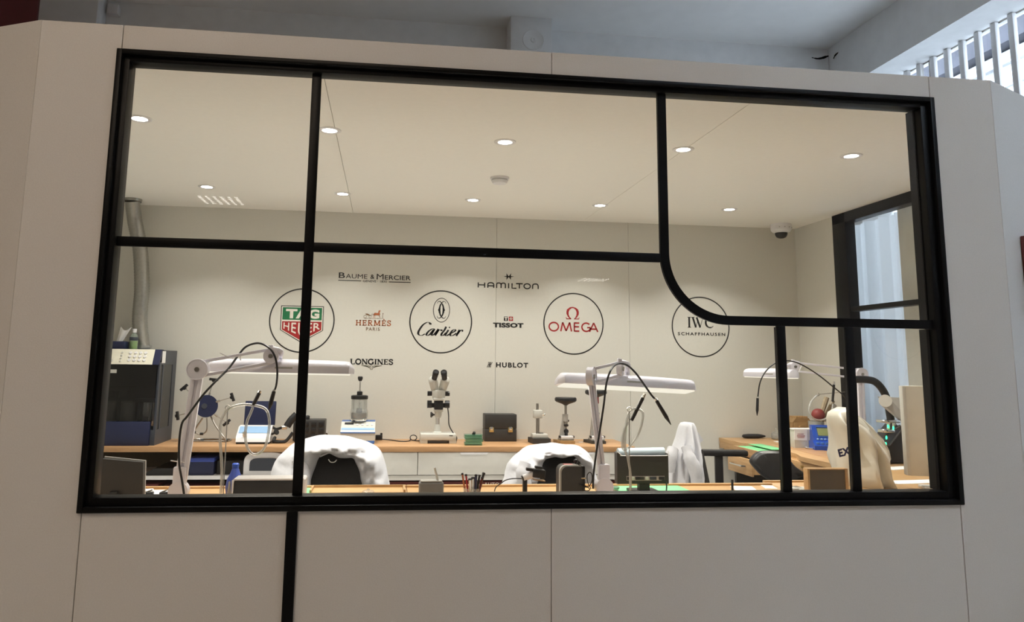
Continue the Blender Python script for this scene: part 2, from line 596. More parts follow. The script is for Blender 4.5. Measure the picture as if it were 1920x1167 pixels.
V1a, V1b = wx(581, 300), wx(597, 300)
V1a, V1b = (wx(576, 380) + wx(551, 850)) / 2 - 0.002, (wx(592, 380) + wx(568, 850)) / 2 + 0.002
H1t, H1b = wz(400, 449), wz(400, 466)
V2a, V2b = wx(1235, 330), wx(1252, 330)
H2t, H2b = wz(1480, 596), wz(1480, 611)
V3a, V3b = (wx(1457, 640) + wx(1468, 900)) / 2, (wx(1475, 640) + wx(1486, 900)) / 2
V4a, V4b = (wx(1586, 640) + wx(1599, 900)) / 2, (wx(1603, 640) + wx(1615, 900)) / 2
bw = 0.0335
V1 = (V1a + V1b) / 2
V2 = (V2a + V2b) / 2
V3 = (V3a + V3b) / 2
V4 = (V4a + V4b) / 2
H1 = (H1t + H1b) / 2
H2 = (H2t + H2b) / 2
hb = bw / 2
YM1 = 0.040
make('glazing_bar', MB().box(V1 - hb, V1 + hb, YM, YM1, GZ0, GZ1, 0.0015), 'blackmetal', w1)
make('glazing_bar', MB().box(GX0, V1 - hb, YM, YM1, H1 - hb, H1 + hb, 0.0015), 'blackmetal', w1)
make('glazing_bar', MB().box(V1 + hb, V2 - hb, YM, YM1, H1 - hb, H1 + hb, 0.0015), 'blackmetal', w1)
RC = 0.245            # radius of the curved bar (centre line)
curve = [(V2, GZ1), (V2, H2 + RC)] + [(V2 + RC - RC * cos(a), H2 + RC - RC * sin(a)) for a in [pi / 2 * k / 18 for k in range(1, 19)]] + [(GX1, H2)]


def offset_line(pts, d):
    out = []
    for i, p in enumerate(pts):
        a = Vector(pts[max(i - 1, 0)])
        b = Vector(pts[min(i + 1, len(pts) - 1)])
        t = (b - a).normalized()
        out.append((p[0] - t.y * d, p[1] + t.x * d))
    return out


inn, outr = offset_line(curve, hb), offset_line(curve, -hb)
rg = [[(a[0], YM, a[1]), (b[0], YM, b[1]), (b[0], YM1, b[1]), (a[0], YM1, a[1])] for a, b in zip(inn, outr)]
make('curved_glazing_bar', MB().rings(rg), 'blackmetal', w1, angle=0.9)
for V in (V3, V4):
    make('glazing_bar', MB().box(V - hb, V + hb, YM, YM1, GZ0, H2 - hb, 0.0015), 'blackmetal', w1)
# inner counter frame of the two narrow lights
make('inner_bead', MB().box(V3 - hb + 0.001, V3 - hb + 0.010, 0.041, 0.052, GZ0, H2 - hb - 0.004).box(V4 - hb + 0.001, V4 - hb + 0.009, 0.041, 0.050, GZ0, H2 - hb - 0.004)
     .box(GX1 - 0.012, GX1, 0.05, 0.09, GZ0, H2 - hb).box(GX1 - 0.006, GX1, 0.05, 0.09, H2 + hb, GZ1), 'blackmetal', w1)
yg0, yg1 = 0.030, 0.036


def pane(poly):
    make('pane', MB().prism(poly, yg0, yg1), 'glass', w1, smooth=False)


pane([(GX0, H1 + hb), (V1 - hb, H1 + hb), (V1 - hb, GZ1), (GX0, GZ1)])
pane([(V1 + hb, H1 + hb), (V2 - hb, H1 + hb), (V2 - hb, GZ1), (V1 + hb, GZ1)])
pane([(GX0, GZ0), (V1 - hb, GZ0), (V1 - hb, H1 - hb), (GX0, H1 - hb)])
k0 = [p for p in inn]
pane([(GX1, H2 + hb), (GX1, GZ1), (V2 + hb, GZ1)] + [(p[0], p[1]) for p in inn[1:]][:-1])
pane([(V1 + hb, GZ0), (V3 - hb, GZ0), (V3 - hb, H2 - hb)] + [(p[0], p[1]) for p in outr[1:-1]][::-1] + [(V2 - hb, H1 - hb), (V1 + hb, H1 - hb)])
pane([(V3 + hb, GZ0), (V4 - hb, GZ0), (V4 - hb, H2 - hb), (V3 + hb, H2 - hb)])
pane([(V4 + hb, GZ0), (GX1, GZ0), (GX1, H2 - hb), (V4 + hb, H2 - hb)])

# black strip running down the wall below the window
tx = atY(546, 1000, -0.01).x
struct(make('trim_1', MB().box(tx - 0.018, tx + 0.018, -0.014, 0.0, 0.0, ZS - 0.002, 0.002), 'blackmetal'),
       'black vertical strip on the wall under the window')

# --- side window in the right wall ------------------------------------------------
w2 = empty_struct('window_2', (XR, 0, 0))
w2['label'] = 'black framed side window with a white curtain behind it'
X0, X1 = -0.02, 0.06
zb1 = 1.527 + (0.8535 - 0.4971) * 1.2
zb0 = atX(1668, 576.5, XR).z
JY = atX(1592, 480, XR).y
make('frame', MB().box(X0, X1, JY, WY1, WZ0, ZC, 0.004).box(X0, X1, WY0, WY0 + 0.06, WZ0, ZC, 0.004)
     .box(X0, X1, WY0, WY1, ZC - 0.075, ZC, 0.004).box(X0, X1, WY0, WY1, WZ0, WZ0 + 0.06, 0.004), 'blackmetal', w2)
make('glazing_bar', MB().box(X0 + 0.01, X1, WY0 + 0.06, JY, zb0 - 0.002, zb1, 0.002), 'blackmetal', w2)
make('pane', MB().box(0.02, 0.026, WY0 + 0.05, JY + 0.01, WZ0 + 0.05, zb0), 'glass', w2)
make('pane', MB().box(0.02, 0.026, WY0 + 0.05, JY + 0.01, zb1, ZC - 0.07), 'glass', w2)

# --- the hall around it -----------------------------------------------------------
pil0, pil1 = 1.99, 2.366
struct(make('hall_wall_back', MB().box(-7, XH + 0.5, YH, YH + 0.2, -0.1, ZH + 0.1), 'hall'))
SKX0, SKX1, SKY0, SKY1 = 3.6, 4.6, -3.0, -2.2      # unseen roof light, added to send daylight onto the front wall
struct(make('hall_ceiling', MB().box(-7, SKX0, -17, YH + 0.2, ZH, ZH + 0.15).box(SKX1, 6, -17, YH + 0.2, ZH, ZH + 0.15)
            .box(SKX0, SKX1, -17, SKY0, ZH, ZH + 0.15).box(SKX0, SKX1, SKY1, YH + 0.2, ZH, ZH + 0.15), 'hallceil'))
w4 = empty_struct('added_roof_light', (SKX0, SKY0, ZH))
w4['label'] = 'added glazed roof light above the viewer that daylights the front wall'
make('pane', MB().box(0, SKX1 - SKX0, 0, SKY1 - SKY0, 0.10, 0.106), 'glass', w4)
for k in range(4):
    xx = (SKX1 - SKX0) * (k + 0.0) / 3
    make('bar', MB().box(xx - 0.02, xx + 0.02, 0, SKY1 - SKY0, 0.06, 0.10), 'white', w4)
pl = struct(make('hall_pillar', MB().box(pil0, pil1, 3.75, YH, 0, ZH, 0.004), 'hall'), 'white square pillar with a round plaque')
pc = atY(1000, 75, 3.75)
make('round_plaque', MB().lathe([(0.100, 0.0), (0.100, 0.004), (0.094, 0.007), (0.09, 0.004), (0.025, 0.004), (0.022, 0.009), (0.012, 0.009), (0.009, 0.006), (0, 0.006)],
     (pc.x, 3.751, pc.z), 40, (0, -1, 0)), 'hall', pl)
# right wall with its tall barred window
WB0, WB1, WBZ = -0.3, 3.62, 1.1
rw = MB().box(XH, XW + 0.045, -17, WB0, -0.1, ZH + 0.1).box(XH, XW + 0.045, WB1, YH, -0.1, ZH + 0.1).box(XH, XW + 0.045, WB0, WB1, -0.1, WBZ).box(XH, XW + 0.045, WB0, WB1, ZSOF, ZH + 0.1)
struct(make('hall_wall_right', rw, 'hall'))
struct(make('hall_wall_left', MB().box(-7, -6.8, -17, YH, -0.1, ZH + 0.1), 'hall'))
struct(make('hall_wall_rear', MB().box(-7, 6, -17.2, -17, -0.1, ZH + 0.1), 'hall'))
w3 = empty_struct('window_3', (XW, 0, 0))
w3['label'] = 'high window with white vertical bars letting in daylight'
y = 2.976
k = 0
ys = []
while y > WB0 + 0.1:
    ys.append(y)
    y -= 0.166
ys = [2.976 + 0.166 * 3, 2.976 + 0.166 * 2, 2.976 + 0.166] + ys
for y in ys:
    make('bar', MB().box(-0.05, -0.013, y - 0.026, y + 0.026, WBZ, ZSOF - 0.002, 0.006), 'white', w3)
make('frame', MB().box(-0.012, 0.04, WB0, WB1, ZSOF - 0.014, ZSOF).box(-0.012, 0.04, WB0, WB1, WBZ, WBZ + 0.05)
     .box(-0.012, 0.04, 3.03, 3.06, WBZ, ZSOF).box(-0.012, 0.04, 1.2, 1.24, WBZ, ZSOF), 'steel', w3)
make('pane', MB().box(0.0, 0.006, WB0, 1.2, WBZ + 0.05, ZSOF - 0.014), 'glass', w3)
make('pane', MB().box(0.0, 0.006, 1.24, 3.03, WBZ + 0.05, ZSOF - 0.014), 'glass', w3)
make('pane', MB().box(0.0, 0.006, 3.06, WB1, WBZ + 0.05, ZSOF - 0.014), 'glass', w3)
# old cracks in the plaster of the corner
ck = [(1522, 108), (1532, 110), (1541, 109), (1550, 106), (1555, 105)]
cw = bpy.data.objects['hall_wall_back']
make('plaster_crack', MB().tube([Vector(atY(x, yy, YH)) for x, yy in ck], [0.004, 0.008, 0.010, 0.012, 0.008, 0.003], 4, smooth=4), 'eave', cw)
ck2 = [(1563, 110), (1566, 104), (1570, 100), (1572, 98)]
make('plaster_crack', MB().tube([Vector(atX(x, yy, XH)) for x, yy in ck2], [0.006, 0.010, 0.007, 0.003], 4, smooth=4), 'eave', bpy.data.objects['hall_wall_right'])
# left: rounded corner pier, conduit and small white box high on the hall wall
pa, pb = atY(70, 20, 3.8).x, atY(183, 20, 3.8).x
struct(make('hall_pier', MB().box(pa - 0.6, pb, 3.8, YH, 0, ZH, 0.01), 'hall'), 'white wall pier at the upper left')
cb = atY(213, 18, YH - 0.05)
tag(make('junction_box', MB().box(cb.x - 0.045, cb.x + 0.045, YH - 0.075, YH, cb.z - 0.045, cb.z + 0.045, 0.006), 'white'),
    'small white junction box high on the hall wall at the upper left', 'junction box')
cx = atY(188, 20, YH - 0.02).x
tag(make('conduit_pipe', MB().cyl((cx + 0.02, YH - 0.016, 0.0), (cx + 0.02, YH - 0.016, ZH), 0.012, n=10), 'white'),
    'thin white conduit pipe beside the small junction box', 'pipe')
ra = atY(70, 20, 2.9)
tag(make('red_banner', MB().box(ra.x - 1.3, ra.x, 2.9, 2.93, 3.0, ZH, 0.004), 'crimson'),
    'dark red panel hanging at the upper left corner', 'panel')
rs = atX(1913, 445, 4.30)
# red framed sign on the right wing
d2 = Vector((4.385 - XC1, 0.53, 0)).normalized()


def onwing(px, py):
    n = Vector((d2.y, -d2.x, 0))
    dr = ray(px, py)
    p0 = Vector((XC1, 0, 0))
    t = (p0 - CAM).dot(n) / dr.dot(n)
    return CAM + dr * t


qa, qb = onwing(1911.5, 443), onwing(1918, 600)
ang = math.atan2(d2.y, d2.x)
sg = thing('wall_sign', 'dark red framed sign on the pale wall at the right edge', 'sign', (qa.x, qa.y, qb.z), ang)
hh = qa.z - qb.z
make('sign_board', MB().box(0.0, 0.42, -0.03, -0.001, 0, hh, 0.004), 'darkred', sg)
make('sign_border', MB().box(0, 0.42, -0.034, -0.03, 0, 0.012).box(0, 0.42, -0.034, -0.03, hh - 0.012, hh).box(0, 0.012, -0.034, -0.03, 0.012, hh - 0.012).box(0.408, 0.42, -0.034, -0.03, 0.012, hh - 0.012), 'crimson', sg)
# building across the street
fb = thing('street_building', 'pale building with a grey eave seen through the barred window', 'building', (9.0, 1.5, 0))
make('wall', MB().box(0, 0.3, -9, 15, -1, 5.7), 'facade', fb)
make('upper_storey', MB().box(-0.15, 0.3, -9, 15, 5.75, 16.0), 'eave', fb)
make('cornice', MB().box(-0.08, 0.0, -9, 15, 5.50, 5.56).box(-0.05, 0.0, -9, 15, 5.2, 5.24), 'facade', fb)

struct(make('street_ground', MB().box(5.7, 16, -14, 14, -1.2, -1.0), 'hall'))

# --- hall lamps: some mirrored in the window, the rest added as unseen fill ---------------------------------------------------
def hall_lamp(x, y, z, label, w=0.5, mm='halled', rl=0.024):
    t = thing('hall_lamp', label, 'lamp', (x, y, z), 0, 'suspended led lamps of the hall')
    make('housing', MB().box(-w / 2, w / 2, -w / 2, w / 2, 0.0, 0.05, 0.01), 'white', t)
    mb = MB()
    for i in range(6):
        for j in range(6):
            a, b = (-w / 2 + w * (i + 0.5) / 6), (-w / 2 + w * (j + 0.5) / 6)
            mb.add([(a + rl * cos(pi / 3 * q), b + rl * sin(pi / 3 * q), -0.004) for q in range(6)], [(5, 4, 3, 2, 1, 0)])
    lo = make('led_lens', mb, mm, t)
    lo['kind'] = 'stuff'
    make('rod', MB().cyl((0, 0, 0.05), (0, 0, ZH - z), 0.008, n=8), 'white', t)
    t.rotation_euler = (0, 0, 0)
    return t


hall_lamp(-1.04, -6.59, 3.4, 'suspended led lamp in the hall behind the viewer on the left')
hall_lamp(4.6, -10.5, 3.0, 'suspended led lamp in the hall far behind the viewer on the right')
hall_lamp(0.2, -2.4, 4.3, 'added led fill lamp above the viewer', w=0.6, mm='hallfill', rl=0.04)  # added out of view to light the front wall
hall_lamp(-0.9, -3.4, 4.3, 'added led fill lamp above and behind the viewer', w=0.6, mm='hallfill', rl=0.04)  # another unseen fill for the front wall
hall_lamp(-1.7, -4.3, 4.4, 'added led fill lamp behind the viewer to the left', w=0.6, mm='hallfill', rl=0.04)  # unseen warm fill, added for the front wall
hall_lamp(-3.3, 1.7, 3.9, 'added led fill lamp in the passage left of the work room', w=0.6, mm='hallfill', rl=0.04)  # added out of frame to brighten the pier and upper left hall

# ================================================================== lettering on the back wall
YL = YB - 0.0012      # front face of the vinyl


def text_pts(body, weight=0.0, space=1.0, shear=0.0):
    cu = bpy.data.curves.new('lettering', 'FONT')
    cu.body = body
    cu.offset = weight
    cu.space_character = space
    cu.shear = shear
    cu.resolution_u = 4
    ob = bpy.data.objects.new('lettering', cu)
    COL.objects.link(ob)
    dg = bpy.context.evaluated_depsgraph_get()
    me = ob.evaluated_get(dg).to_mesh()
    vs = [(v.co.x, v.co.y) for v in me.vertices]
    fs = [tuple(p.vertices) for p in me.polygons]
    ob.evaluated_get(dg).to_mesh_clear()
    bpy.data.objects.remove(ob)
    bpy.data.curves.remove(cu)
    return vs, fs


def fit_text(mb, body, x0, x1, z0, z1, y=None, weight=0.0, space=1.0, shear=0.0, warp=None):
    vs, fs = text_pts(body, weight, space, shear)
    ax, bx = min(v[0] for v in vs), max(v[0] for v in vs)
    az, bz = min(v[1] for v in vs), max(v[1] for v in vs)
    yy = YL if y is None else y
    out = []
    for u, w in vs:
        p = (x0 + (u - ax) / (bx - ax) * (x1 - x0), z0 + (w - az) / (bz - az) * (z1 - z0))
        if warp:
            p = warp(*p)
        out.append((p[0], yy, p[1]))
    mb.add(out, fs)


def ribbon(mb, pts, w, y=None, closed=False, nib=None):
    """flat stroke in the x-z plane; w a number or a list along the stroke; nib = pen vector for calligraphy"""
    y = YL if y is None else y
    P = [Vector((p[0], p[1])) for p in pts]
    n = len(P)
    L, R = [], []
    for i, p in enumerate(P):
        a = P[(i - 1) % n] if (closed or i > 0) else p
        b = P[(i + 1) % n] if (closed or i < n - 1) else p
        t = (b - a)
        t = t.normalized() if t.length > 1e-9 else Vector((1, 0))
        ww = w[min(int(i * len(w) / n), len(w) - 1)] if isinstance(w, (list, tuple)) else w
        if nib is not None:
            nn = Vector((-t.y, t.x))
            thick = max(abs(nn.dot(Vector(nib))), ww)
            o = nn * thick / 2
        else:
            o = Vector((-t.y, t.x)) * ww / 2
        L.append((p.x + o.x, y, p.y + o.y))
        R.append((p.x - o.x, y, p.y - o.y))
    vs = L + R
    fs = []
    for i in range(n if closed else n - 1):
        j = (i + 1) % n
        fs.append((i, j, n + j, n + i))
    mb.add(vs, fs)


def smooth2(pts, k=6, closed=False):
    return [(p.x, p.y) for p in catmull([Vector((a, b, 0)) for a, b in pts], k, closed)]


def ell(cx, cz, rx, rz, a0=0.0, a1=2 * pi, n=48):
    return [(cx + rx * cos(a0 + (a1 - a0) * i / n), cz + rz * sin(a0 + (a1 - a0) * i / n)) for i in range(n + 1)]


class Lmap:
    """maps pixels of the photograph to the level plane of the back wall through one anchor"""
    def __init__(s, cx, cy):
        c = atY(cx, cy, YB)
        s.c = c
        s.cx, s.cy = cx, cy
        dx = atY(cx + 20, cy, YB) - atY(cx - 20, cy, YB)
        dz = atY(cx, cy - 20, YB) - atY(cx, cy + 20, YB)
        s.kx, s.kz = dx.x / 40, dz.z / 40
        s.sl = -dx.z / 40 / s.kx           # slope of a level line in the picture

    def __call__(s, x, y):
        X = s.c.x + (x - s.cx) * s.kx
        lev = (x - s.cx) * s.kx * s.sl
        return (X, s.c.z - (y - s.cy) * s.kz + 0 * lev)


def tilt(L, x, y, lvl):
    """undo the picture slope lvl (px per px) of a text line"""
    return L(x, y - (x - L.cx) * lvl)


def logo(label):
    return None


def new_logo(name, label, cx, cy):
    L = Lmap(cx, cy)
    t = thing(name, label, 'wall logo', (L.c.x, YB, L.c.z), 0, 'watch brand lettering on the back wall')
    return t, L, Vector((L.c.x, YB, L.c.z))


def addpart(t, base, name, mb, m):
    mb.v = [v - base for v in mb.v]
    return make(name, mb, m, t, smooth=False)


def ring_part(t, base, r, w=0.0092):
    mb = MB()
    ribbon(mb, ell(base.x, base.z, r, r, n=96)[:-1], w, closed=True)
    return addpart(t, base, 'circle_outline', mb, 'ink')


RING = 0.474 / 2 - 0.002


def T(s, x, y, z, ax, az):
    return None


# ---- 1 shield logo --------------------------------------------------------------
t, L, b = new_logo('shield_logo', 'green and red shield logo in a black circle left on the back wall', 566.3, 601.2)
ring_part(t, b, RING)
R = RING


def shield(sc_, y, z_in=0.0):
    hw = 0.665 * R - sc_
    top = 0.46 * R - sc_
    side = -0.31 * R
    tip = -0.70 * R + sc_ * 1.15
    return [(-hw, top), (hw, top), (hw, side - 0.0 + sc_ * 0.3), (0, tip), (-hw, side + sc_ * 0.3)]


def flat(poly, y):
    return MB().add([(b.x + u, y, b.z + w) for u, w in poly], [tuple(range(len(poly)))])


addpart(t, b, 'shield_outline', flat(shield(0, 0), YL), 'ink')
addpart(t, b, 'shield_border', flat(shield(0.0055, 0), YL - 0.0004), 'inkwhite')
s_ = 0.0125
hw, top, tip = 0.665 * R - s_, 0.46 * R - s_, -0.70 * R + s_ * 1.15
sd = -0.31 * R + s_ * 0.3
addpart(t, b, 'green_field', flat([(-hw, 0.015 * R), (hw, 0.015 * R), (hw, top), (-hw, top)], YL - 0.0008), 'inkgreen')
addpart(t, b, 'red_field', flat([(-hw, sd), (0, tip), (hw, sd), (hw, -0.035 * R), (-hw, -0.035 * R)], YL - 0.0008), 'inkred')
mb = MB()
yt = YL - 0.0012
for ch, u0, u1 in (('T', -0.51, -0.155), ('A', -0.20, 0.19), ('G', 0.205, 0.535)):
    fit_text(mb, ch, b.x + u0 * R, b.x + u1 * R, b.z + 0.06 * R, b.z + 0.355 * R, yt, 0.05)


def vw(x, z):
    u = (x - b.x) / R
    k = (z - (b.z - 0.36 * R)) / (0.29 * R)      # 0 bottom .. 1 top
    lowz = b.z - (0.50 - 0.42 * abs(u)) * R
    return (x, lowz + k * ((b.z - 0.075 * R) - lowz))


for ch, u0, u1 in (('H', -0.565, -0.385), ('E', -0.32, -0.175), ('U', -0.11, 0.11), ('E', 0.165, 0.32), ('R', 0.365, 0.57)):
    fit_text(mb, ch, b.x + u0 * R, b.x + u1 * R, b.z - 0.36 * R, b.z - 0.07 * R, yt, 0.012, warp=vw)
addpart(t, b, 'lettering', mb, 'inkwhite')

# ---- 2 wide small caps -------------------------------------------------------------
t, L, b = new_logo('small_caps_logo', 'black small caps lettering between two rules high on the back wall', 703, 521)
lv = 0.0135


def P7(x, y):
    return tilt(L, 480 + x / 4, 490 + y / 4, lv)


mb = MB()
for s, x0, x1, y0, y1 in (('B', 622, 668, 130, 88), ('AUME', 674, 835, 131.5, 98), ('&', 858, 888, 133.5, 101), ('M', 905, 957, 137, 95), ('ERCIER', 966, 1162, 138, 104)):
    a, c = P7(x0, y0), P7(x1, y1 + (x1 - x0) * 0.0135)
    fit_text(mb, s, a[0], c[0], a[1], c[1], None, 0.0 if 'M' in s else 0.010)
a, c = P7(803, 158), P7(982, 144.5)
fit_text(mb, 'GENEVE · 1830', a[0], c[0], a[1], c[1], None, 0.012, 1.05)
addpart(t, b, 'lettering', mb, 'ink')
for x0, x1, yv in ((620, 790, 147), (998, 1162, 154.5)):
    mb = MB()
    a, c = P7(x0, yv), P7(x1, yv + 1.5)
    ribbon(mb, [(a[0], a[1]), (c[0], a[1])], 0.0056)
    addpart(t, b, 'rule', mb, 'ink')

# ---- 3 carriage logo -----------------------------------------------------------------
SER = 0.20


def serif_glyph(ch, T_=0.16, t_=0.07):
    """strokes in a unit-height box: (points, width)"""
    s = []
    sr = t_

    def bar(x0, x1, z, w=sr):
        s.append(([(x0, z), (x1, z)], w))

    def stem(x, z0=0.0, z1=1.0, w=T_, sv=True):
        s.append(([(x, z0), (x, z1)], w))
        if sv:
            bar(x - 0.17, x + 0.17, 0 + sr / 2)
            bar(x - 0.17, x + 0.17, 1 - sr / 2)
    if ch == 'L':
        stem(0.22); bar(0.22, 0.80, sr / 2); s.append(([(0.77, 0), (0.77, 0.3)], sr)); return s, 0.85
    if ch == 'O':
        s.append((ell(0.47, 0.5, 0.40, 0.45, n=28), T_)); return s, 0.94
    if ch == 'N':
        stem(0.20, w=t_ * 1.2); stem(0.86, w=t_ * 1.2); s.append(([(0.20, 0.97), (0.86, 0.03)], T_)); return s, 1.06
    if ch == 'G':
        s.append((ell(0.46, 0.5, 0.40, 0.45, 0.7, 5.6, 26), T_)); s.append(([(0.80, 0.02), (0.80, 0.42)], T_)); bar(0.60, 0.98, 0.44)
        s.append(([(0.79, 0.72), (0.79, 1.0)], t_)); return s, 1.0
    if ch == 'I':
        stem(0.19); return s, 0.38
    if ch in 'EÈ':
        stem(0.20); bar(0.2, 0.74, sr / 2); bar(0.2, 0.72, 1 - sr / 2); bar(0.2, 0.55, 0.52); s.append(([(0.71, 0), (0.71, 0.28)], sr)); s.append(([(0.69, 0.74), (0.69, 1)], sr))
        s.append(([(0.54, 0.40), (0.54, 0.64)], sr))
        if ch == 'È':
            s.append(([(0.32, 1.26), (0.48, 1.08)], t_ * 1.3))
        return s, 0.80
    if ch == 'S':
        c = smooth2([(0.62, 0.74), (0.55, 0.91), (0.34, 0.95), (0.14, 0.85), (0.14, 0.66), (0.34, 0.54), (0.56, 0.43), (0.64, 0.25), (0.50, 0.07), (0.28, 0.05), (0.10, 0.24)], 5)
        s.append((c, T_ * 0.85)); s.append(([(0.62, 0.70), (0.62, 1.0)], sr)); s.append(([(0.10, 0.0), (0.10, 0.32)], sr)); return s, 0.74
    if ch == 'H':
        stem(0.20); stem(0.80); bar(0.2, 0.8, 0.52); return s, 1.0
    if ch == 'R':
        stem(0.20); s.append((smooth2([(0.2, 0.96), (0.48, 0.96), (0.66, 0.86), (0.66, 0.62), (0.48, 0.50), (0.2, 0.50)], 5), T_ * 0.8)); s.append(([(0.42, 0.5), (0.74, 0.04)], T_)); bar(0.66, 0.88, sr / 2); return s, 0.90
    if ch == 'M':
        stem(0.20, w=t_ * 1.3); stem(1.04); s.append(([(0.20, 0.97), (0.62, 0.10)], T_)); s.append(([(0.62, 0.10), (1.04, 0.97)], t_ * 1.2)); return s, 1.24
    if ch == 'W':
        s += [([(0.12, 0.98), (0.42, 0.02)], T_ * 1.05), ([(0.42, 0.02), (0.66, 0.80)], t_ * 0.8), ([(0.52, 0.98), (0.86, 0.02)], T_ * 1.05), ([(0.86, 0.02), (1.16, 0.98)], t_ * 0.8)]
        bar(-0.04, 0.30, 1 - sr / 2); bar(0.98, 1.28, 1 - sr / 2); return s, 1.30
    if ch == 'C':
        s.append((ell(0.52, 0.5, 0.44, 0.47, 0.75, 5.55, 28), [t_, T_ * 0.7, T_ * 1.1, T_ * 1.1, T_ * 0.7, t_])); return s, 0.98
    return s, 0.5


def serif_text(mb, s, x0, x1, z0, z1, T_=0.16, t_=0.07, gap=0.08):
    tot, gl = 0.0, []
    for ch in s:
        g, w = serif_glyph(ch, T_, t_)
        gl.append((g, w, tot))
        tot += w + gap
    tot -= gap
    kx, kz = (x1 - x0) / tot, (z1 - z0)
    for g, w, o in gl:
        for pts, ww in g:
            wv = [q * kz for q in ww] if isinstance(ww, list) else ww * kz
            ribbon(mb, [(x0 + (o + u) * kx, z0 + v * kz) for u, v in pts], wv)


t, L, b = new_logo('carriage_logo', 'orange slab serif lettering with a small horse and carriage emblem', 700, 601)


def PH(x, y):
    return tilt(L, 660 + x / 21.2, 575 + y / 21.2, 0.014)


mb = MB()
a, c = PH(150, 755), PH(1560, 558)
serif_text(mb, 'HERMÈS', a[0], c[0], a[1], c[1] + (0), 0.20, 0.14, 0.16)
addpart(t, b, 'lettering', mb, 'inkorange')
mb = MB()
a, c = PH(570, 962), PH(1118, 838)
fit_text(mb, 'PARIS', a[0], c[0], a[1], c[1], None, 0.012, 1.25)
addpart(t, b, 'lettering', mb, 'inkbrown')


def hpoly(mb, pts, sm=4):
    q = [PH(x, y) for x, y in pts]
    q = smooth2(q, sm, True) if sm else q
    mb.add([(u, YL, w) for u, w in q], [tuple(range(len(q)))])


def hline(mb, pts, w=0.002):
    ribbon(mb, [PH(x, y) for x, y in pts], w)


mb = MB()
hpoly(mb, [(860, 300), (900, 250), (1000, 262), (1040, 230), (1040, 180), (1075, 150), (1135, 175), (1100, 195), (1090, 260), (1110, 310), (1060, 350), (940, 345), (880, 360)])
for pts in ([(870, 320), (845, 400), (835, 470)], [(905, 330), (900, 400), (895, 470)], [(1075, 330), (1095, 400), (1110, 465)], [(1055, 330), (1085, 390), (1105, 430)], [(860, 290), (835, 330)]):
    hline(mb, pts, 0.0026)
addpart(t, b, 'horse_emblem', mb, 'inkorange')
mb = MB()
hpoly(mb, [(520, 290), (600, 285), (650, 300), (690, 345), (740, 370), (690, 375), (620, 355), (560, 335)])
for cx_, cy_, r_ in ((515, 405, 55), (715, 415, 48)):
    p = PH(cx_, cy_)
    ribbon(mb, ell(p[0], p[1], r_ / 21.2 * L.kx, r_ / 21.2 * L.kz, n=16)[:-1], 0.0022, closed=True)
for pts in ([(740, 365), (800, 330), (900, 300)], [(460, 470), (1240, 478)], [(650, 300), (760, 360), (800, 260)], [(1225, 300), (1225, 470)], [(1210, 330), (1205, 460)]):
    hline(mb, pts, 0.0016)
p = PH(1222, 285)
ribbon(mb, ell(p[0], p[1], 0.003, 0.004, n=8)[:-1], 0.003, closed=True)
addpart(t, b, 'carriage_emblem', mb, 'inkbrown')

# ---- 4 script logo ---------------------------------------------------------------------
t, L, b = new_logo('script_logo', 'black flowing script under an oval monogram inside a circle', 826.6, 603.6)
ring_part(t, b, RING)


def PC(x, y):
    return L(765 + x / 9.336, 540 + y / 9.336)


mb = MB()
p = PC(582, 390)
ribbon(mb, ell(p[0], p[1], 143 / 9.336 * L.kx, 210 / 9.336 * L.kz, n=40)[:-1], 0.0048, closed=True)
addpart(t, b, 'oval_outline', mb, 'ink')
mb = MB()
for sgn in (-1, 1):
    q = smooth2([(582 + sgn * 75, 275), (582 + sgn * 62, 243), (582 + sgn * 22, 243), (582 - sgn * 20, 300), (582 - sgn * 36, 388), (582 - sgn * 20, 470), (582 + sgn * 20, 525), (582 + sgn * 60, 528), (582 + sgn * 74, 495)], 6)
    ribbon(mb, [PC(*k) for k in q], [0.003, 0.004, 0.006, 0.011, 0.0145, 0.011, 0.006, 0.004, 0.003])
    q = [PC(582 - sgn * 66, 388), PC(582 - sgn * 40, 362), PC(582 - sgn * 34, 388), PC(582 - sgn * 40, 414)]
    mb.add([(u, YL, w) for u, w in q], [(0, 1, 2, 3)])
addpart(t, b, 'monogram', mb, 'ink')
mb = MB()
NIB = (0.0165, 0.0)
TH_ = 0.0040
script = [
    [(415, 632), (390, 640), (375, 615), (330, 612), (260, 660), (205, 740), (185, 800), (205, 832), (250, 838), (300, 812)],
    [(470, 722), (430, 722), (370, 760), (330, 815), (345, 838), (390, 815), (450, 740)],
    [(470, 722), (425, 800), (425, 834), (465, 815)],
    [(465, 815), (510, 760), (535, 722)],
    [(535, 722), (510, 780), (478, 836)],
    [(490, 815), (540, 745), (590, 735), (585, 752)],
    [(670, 680), (640, 740), (595, 800), (592, 834), (630, 825), (665, 790)],
    [(712, 735), (680, 785), (662, 825), (685, 836), (722, 810)],
    [(722, 810), (790, 775), (832, 745), (820, 727), (780, 745), (745, 800), (755, 836), (800, 825), (850, 790)],
    [(905, 728), (880, 780), (850, 836)],
    [(865, 810), (905, 755), (945, 732), (962, 745)],
]
for st in script:
    ribbon(mb, [PC(*k) for k in smooth2(st, 6)], TH_, nib=NIB)
for x, yv in ((728, 692), (957, 748), (400, 636), (583, 745)):
    p = PC(x, yv)
    mb.add([(p[0] + 0.006 * cos(a), YL, p[1] + 0.006 * sin(a)) for a in [2 * pi * k / 10 for k in range(10)]], [tuple(range(10))])
addpart(t, b, 'lettering', mb, 'ink')

# ---- 5 winged serif logo -------------------------------------------------------------------
t, L, b = new_logo('winged_logo', 'black slab serif lettering over a small winged emblem', 697, 680)


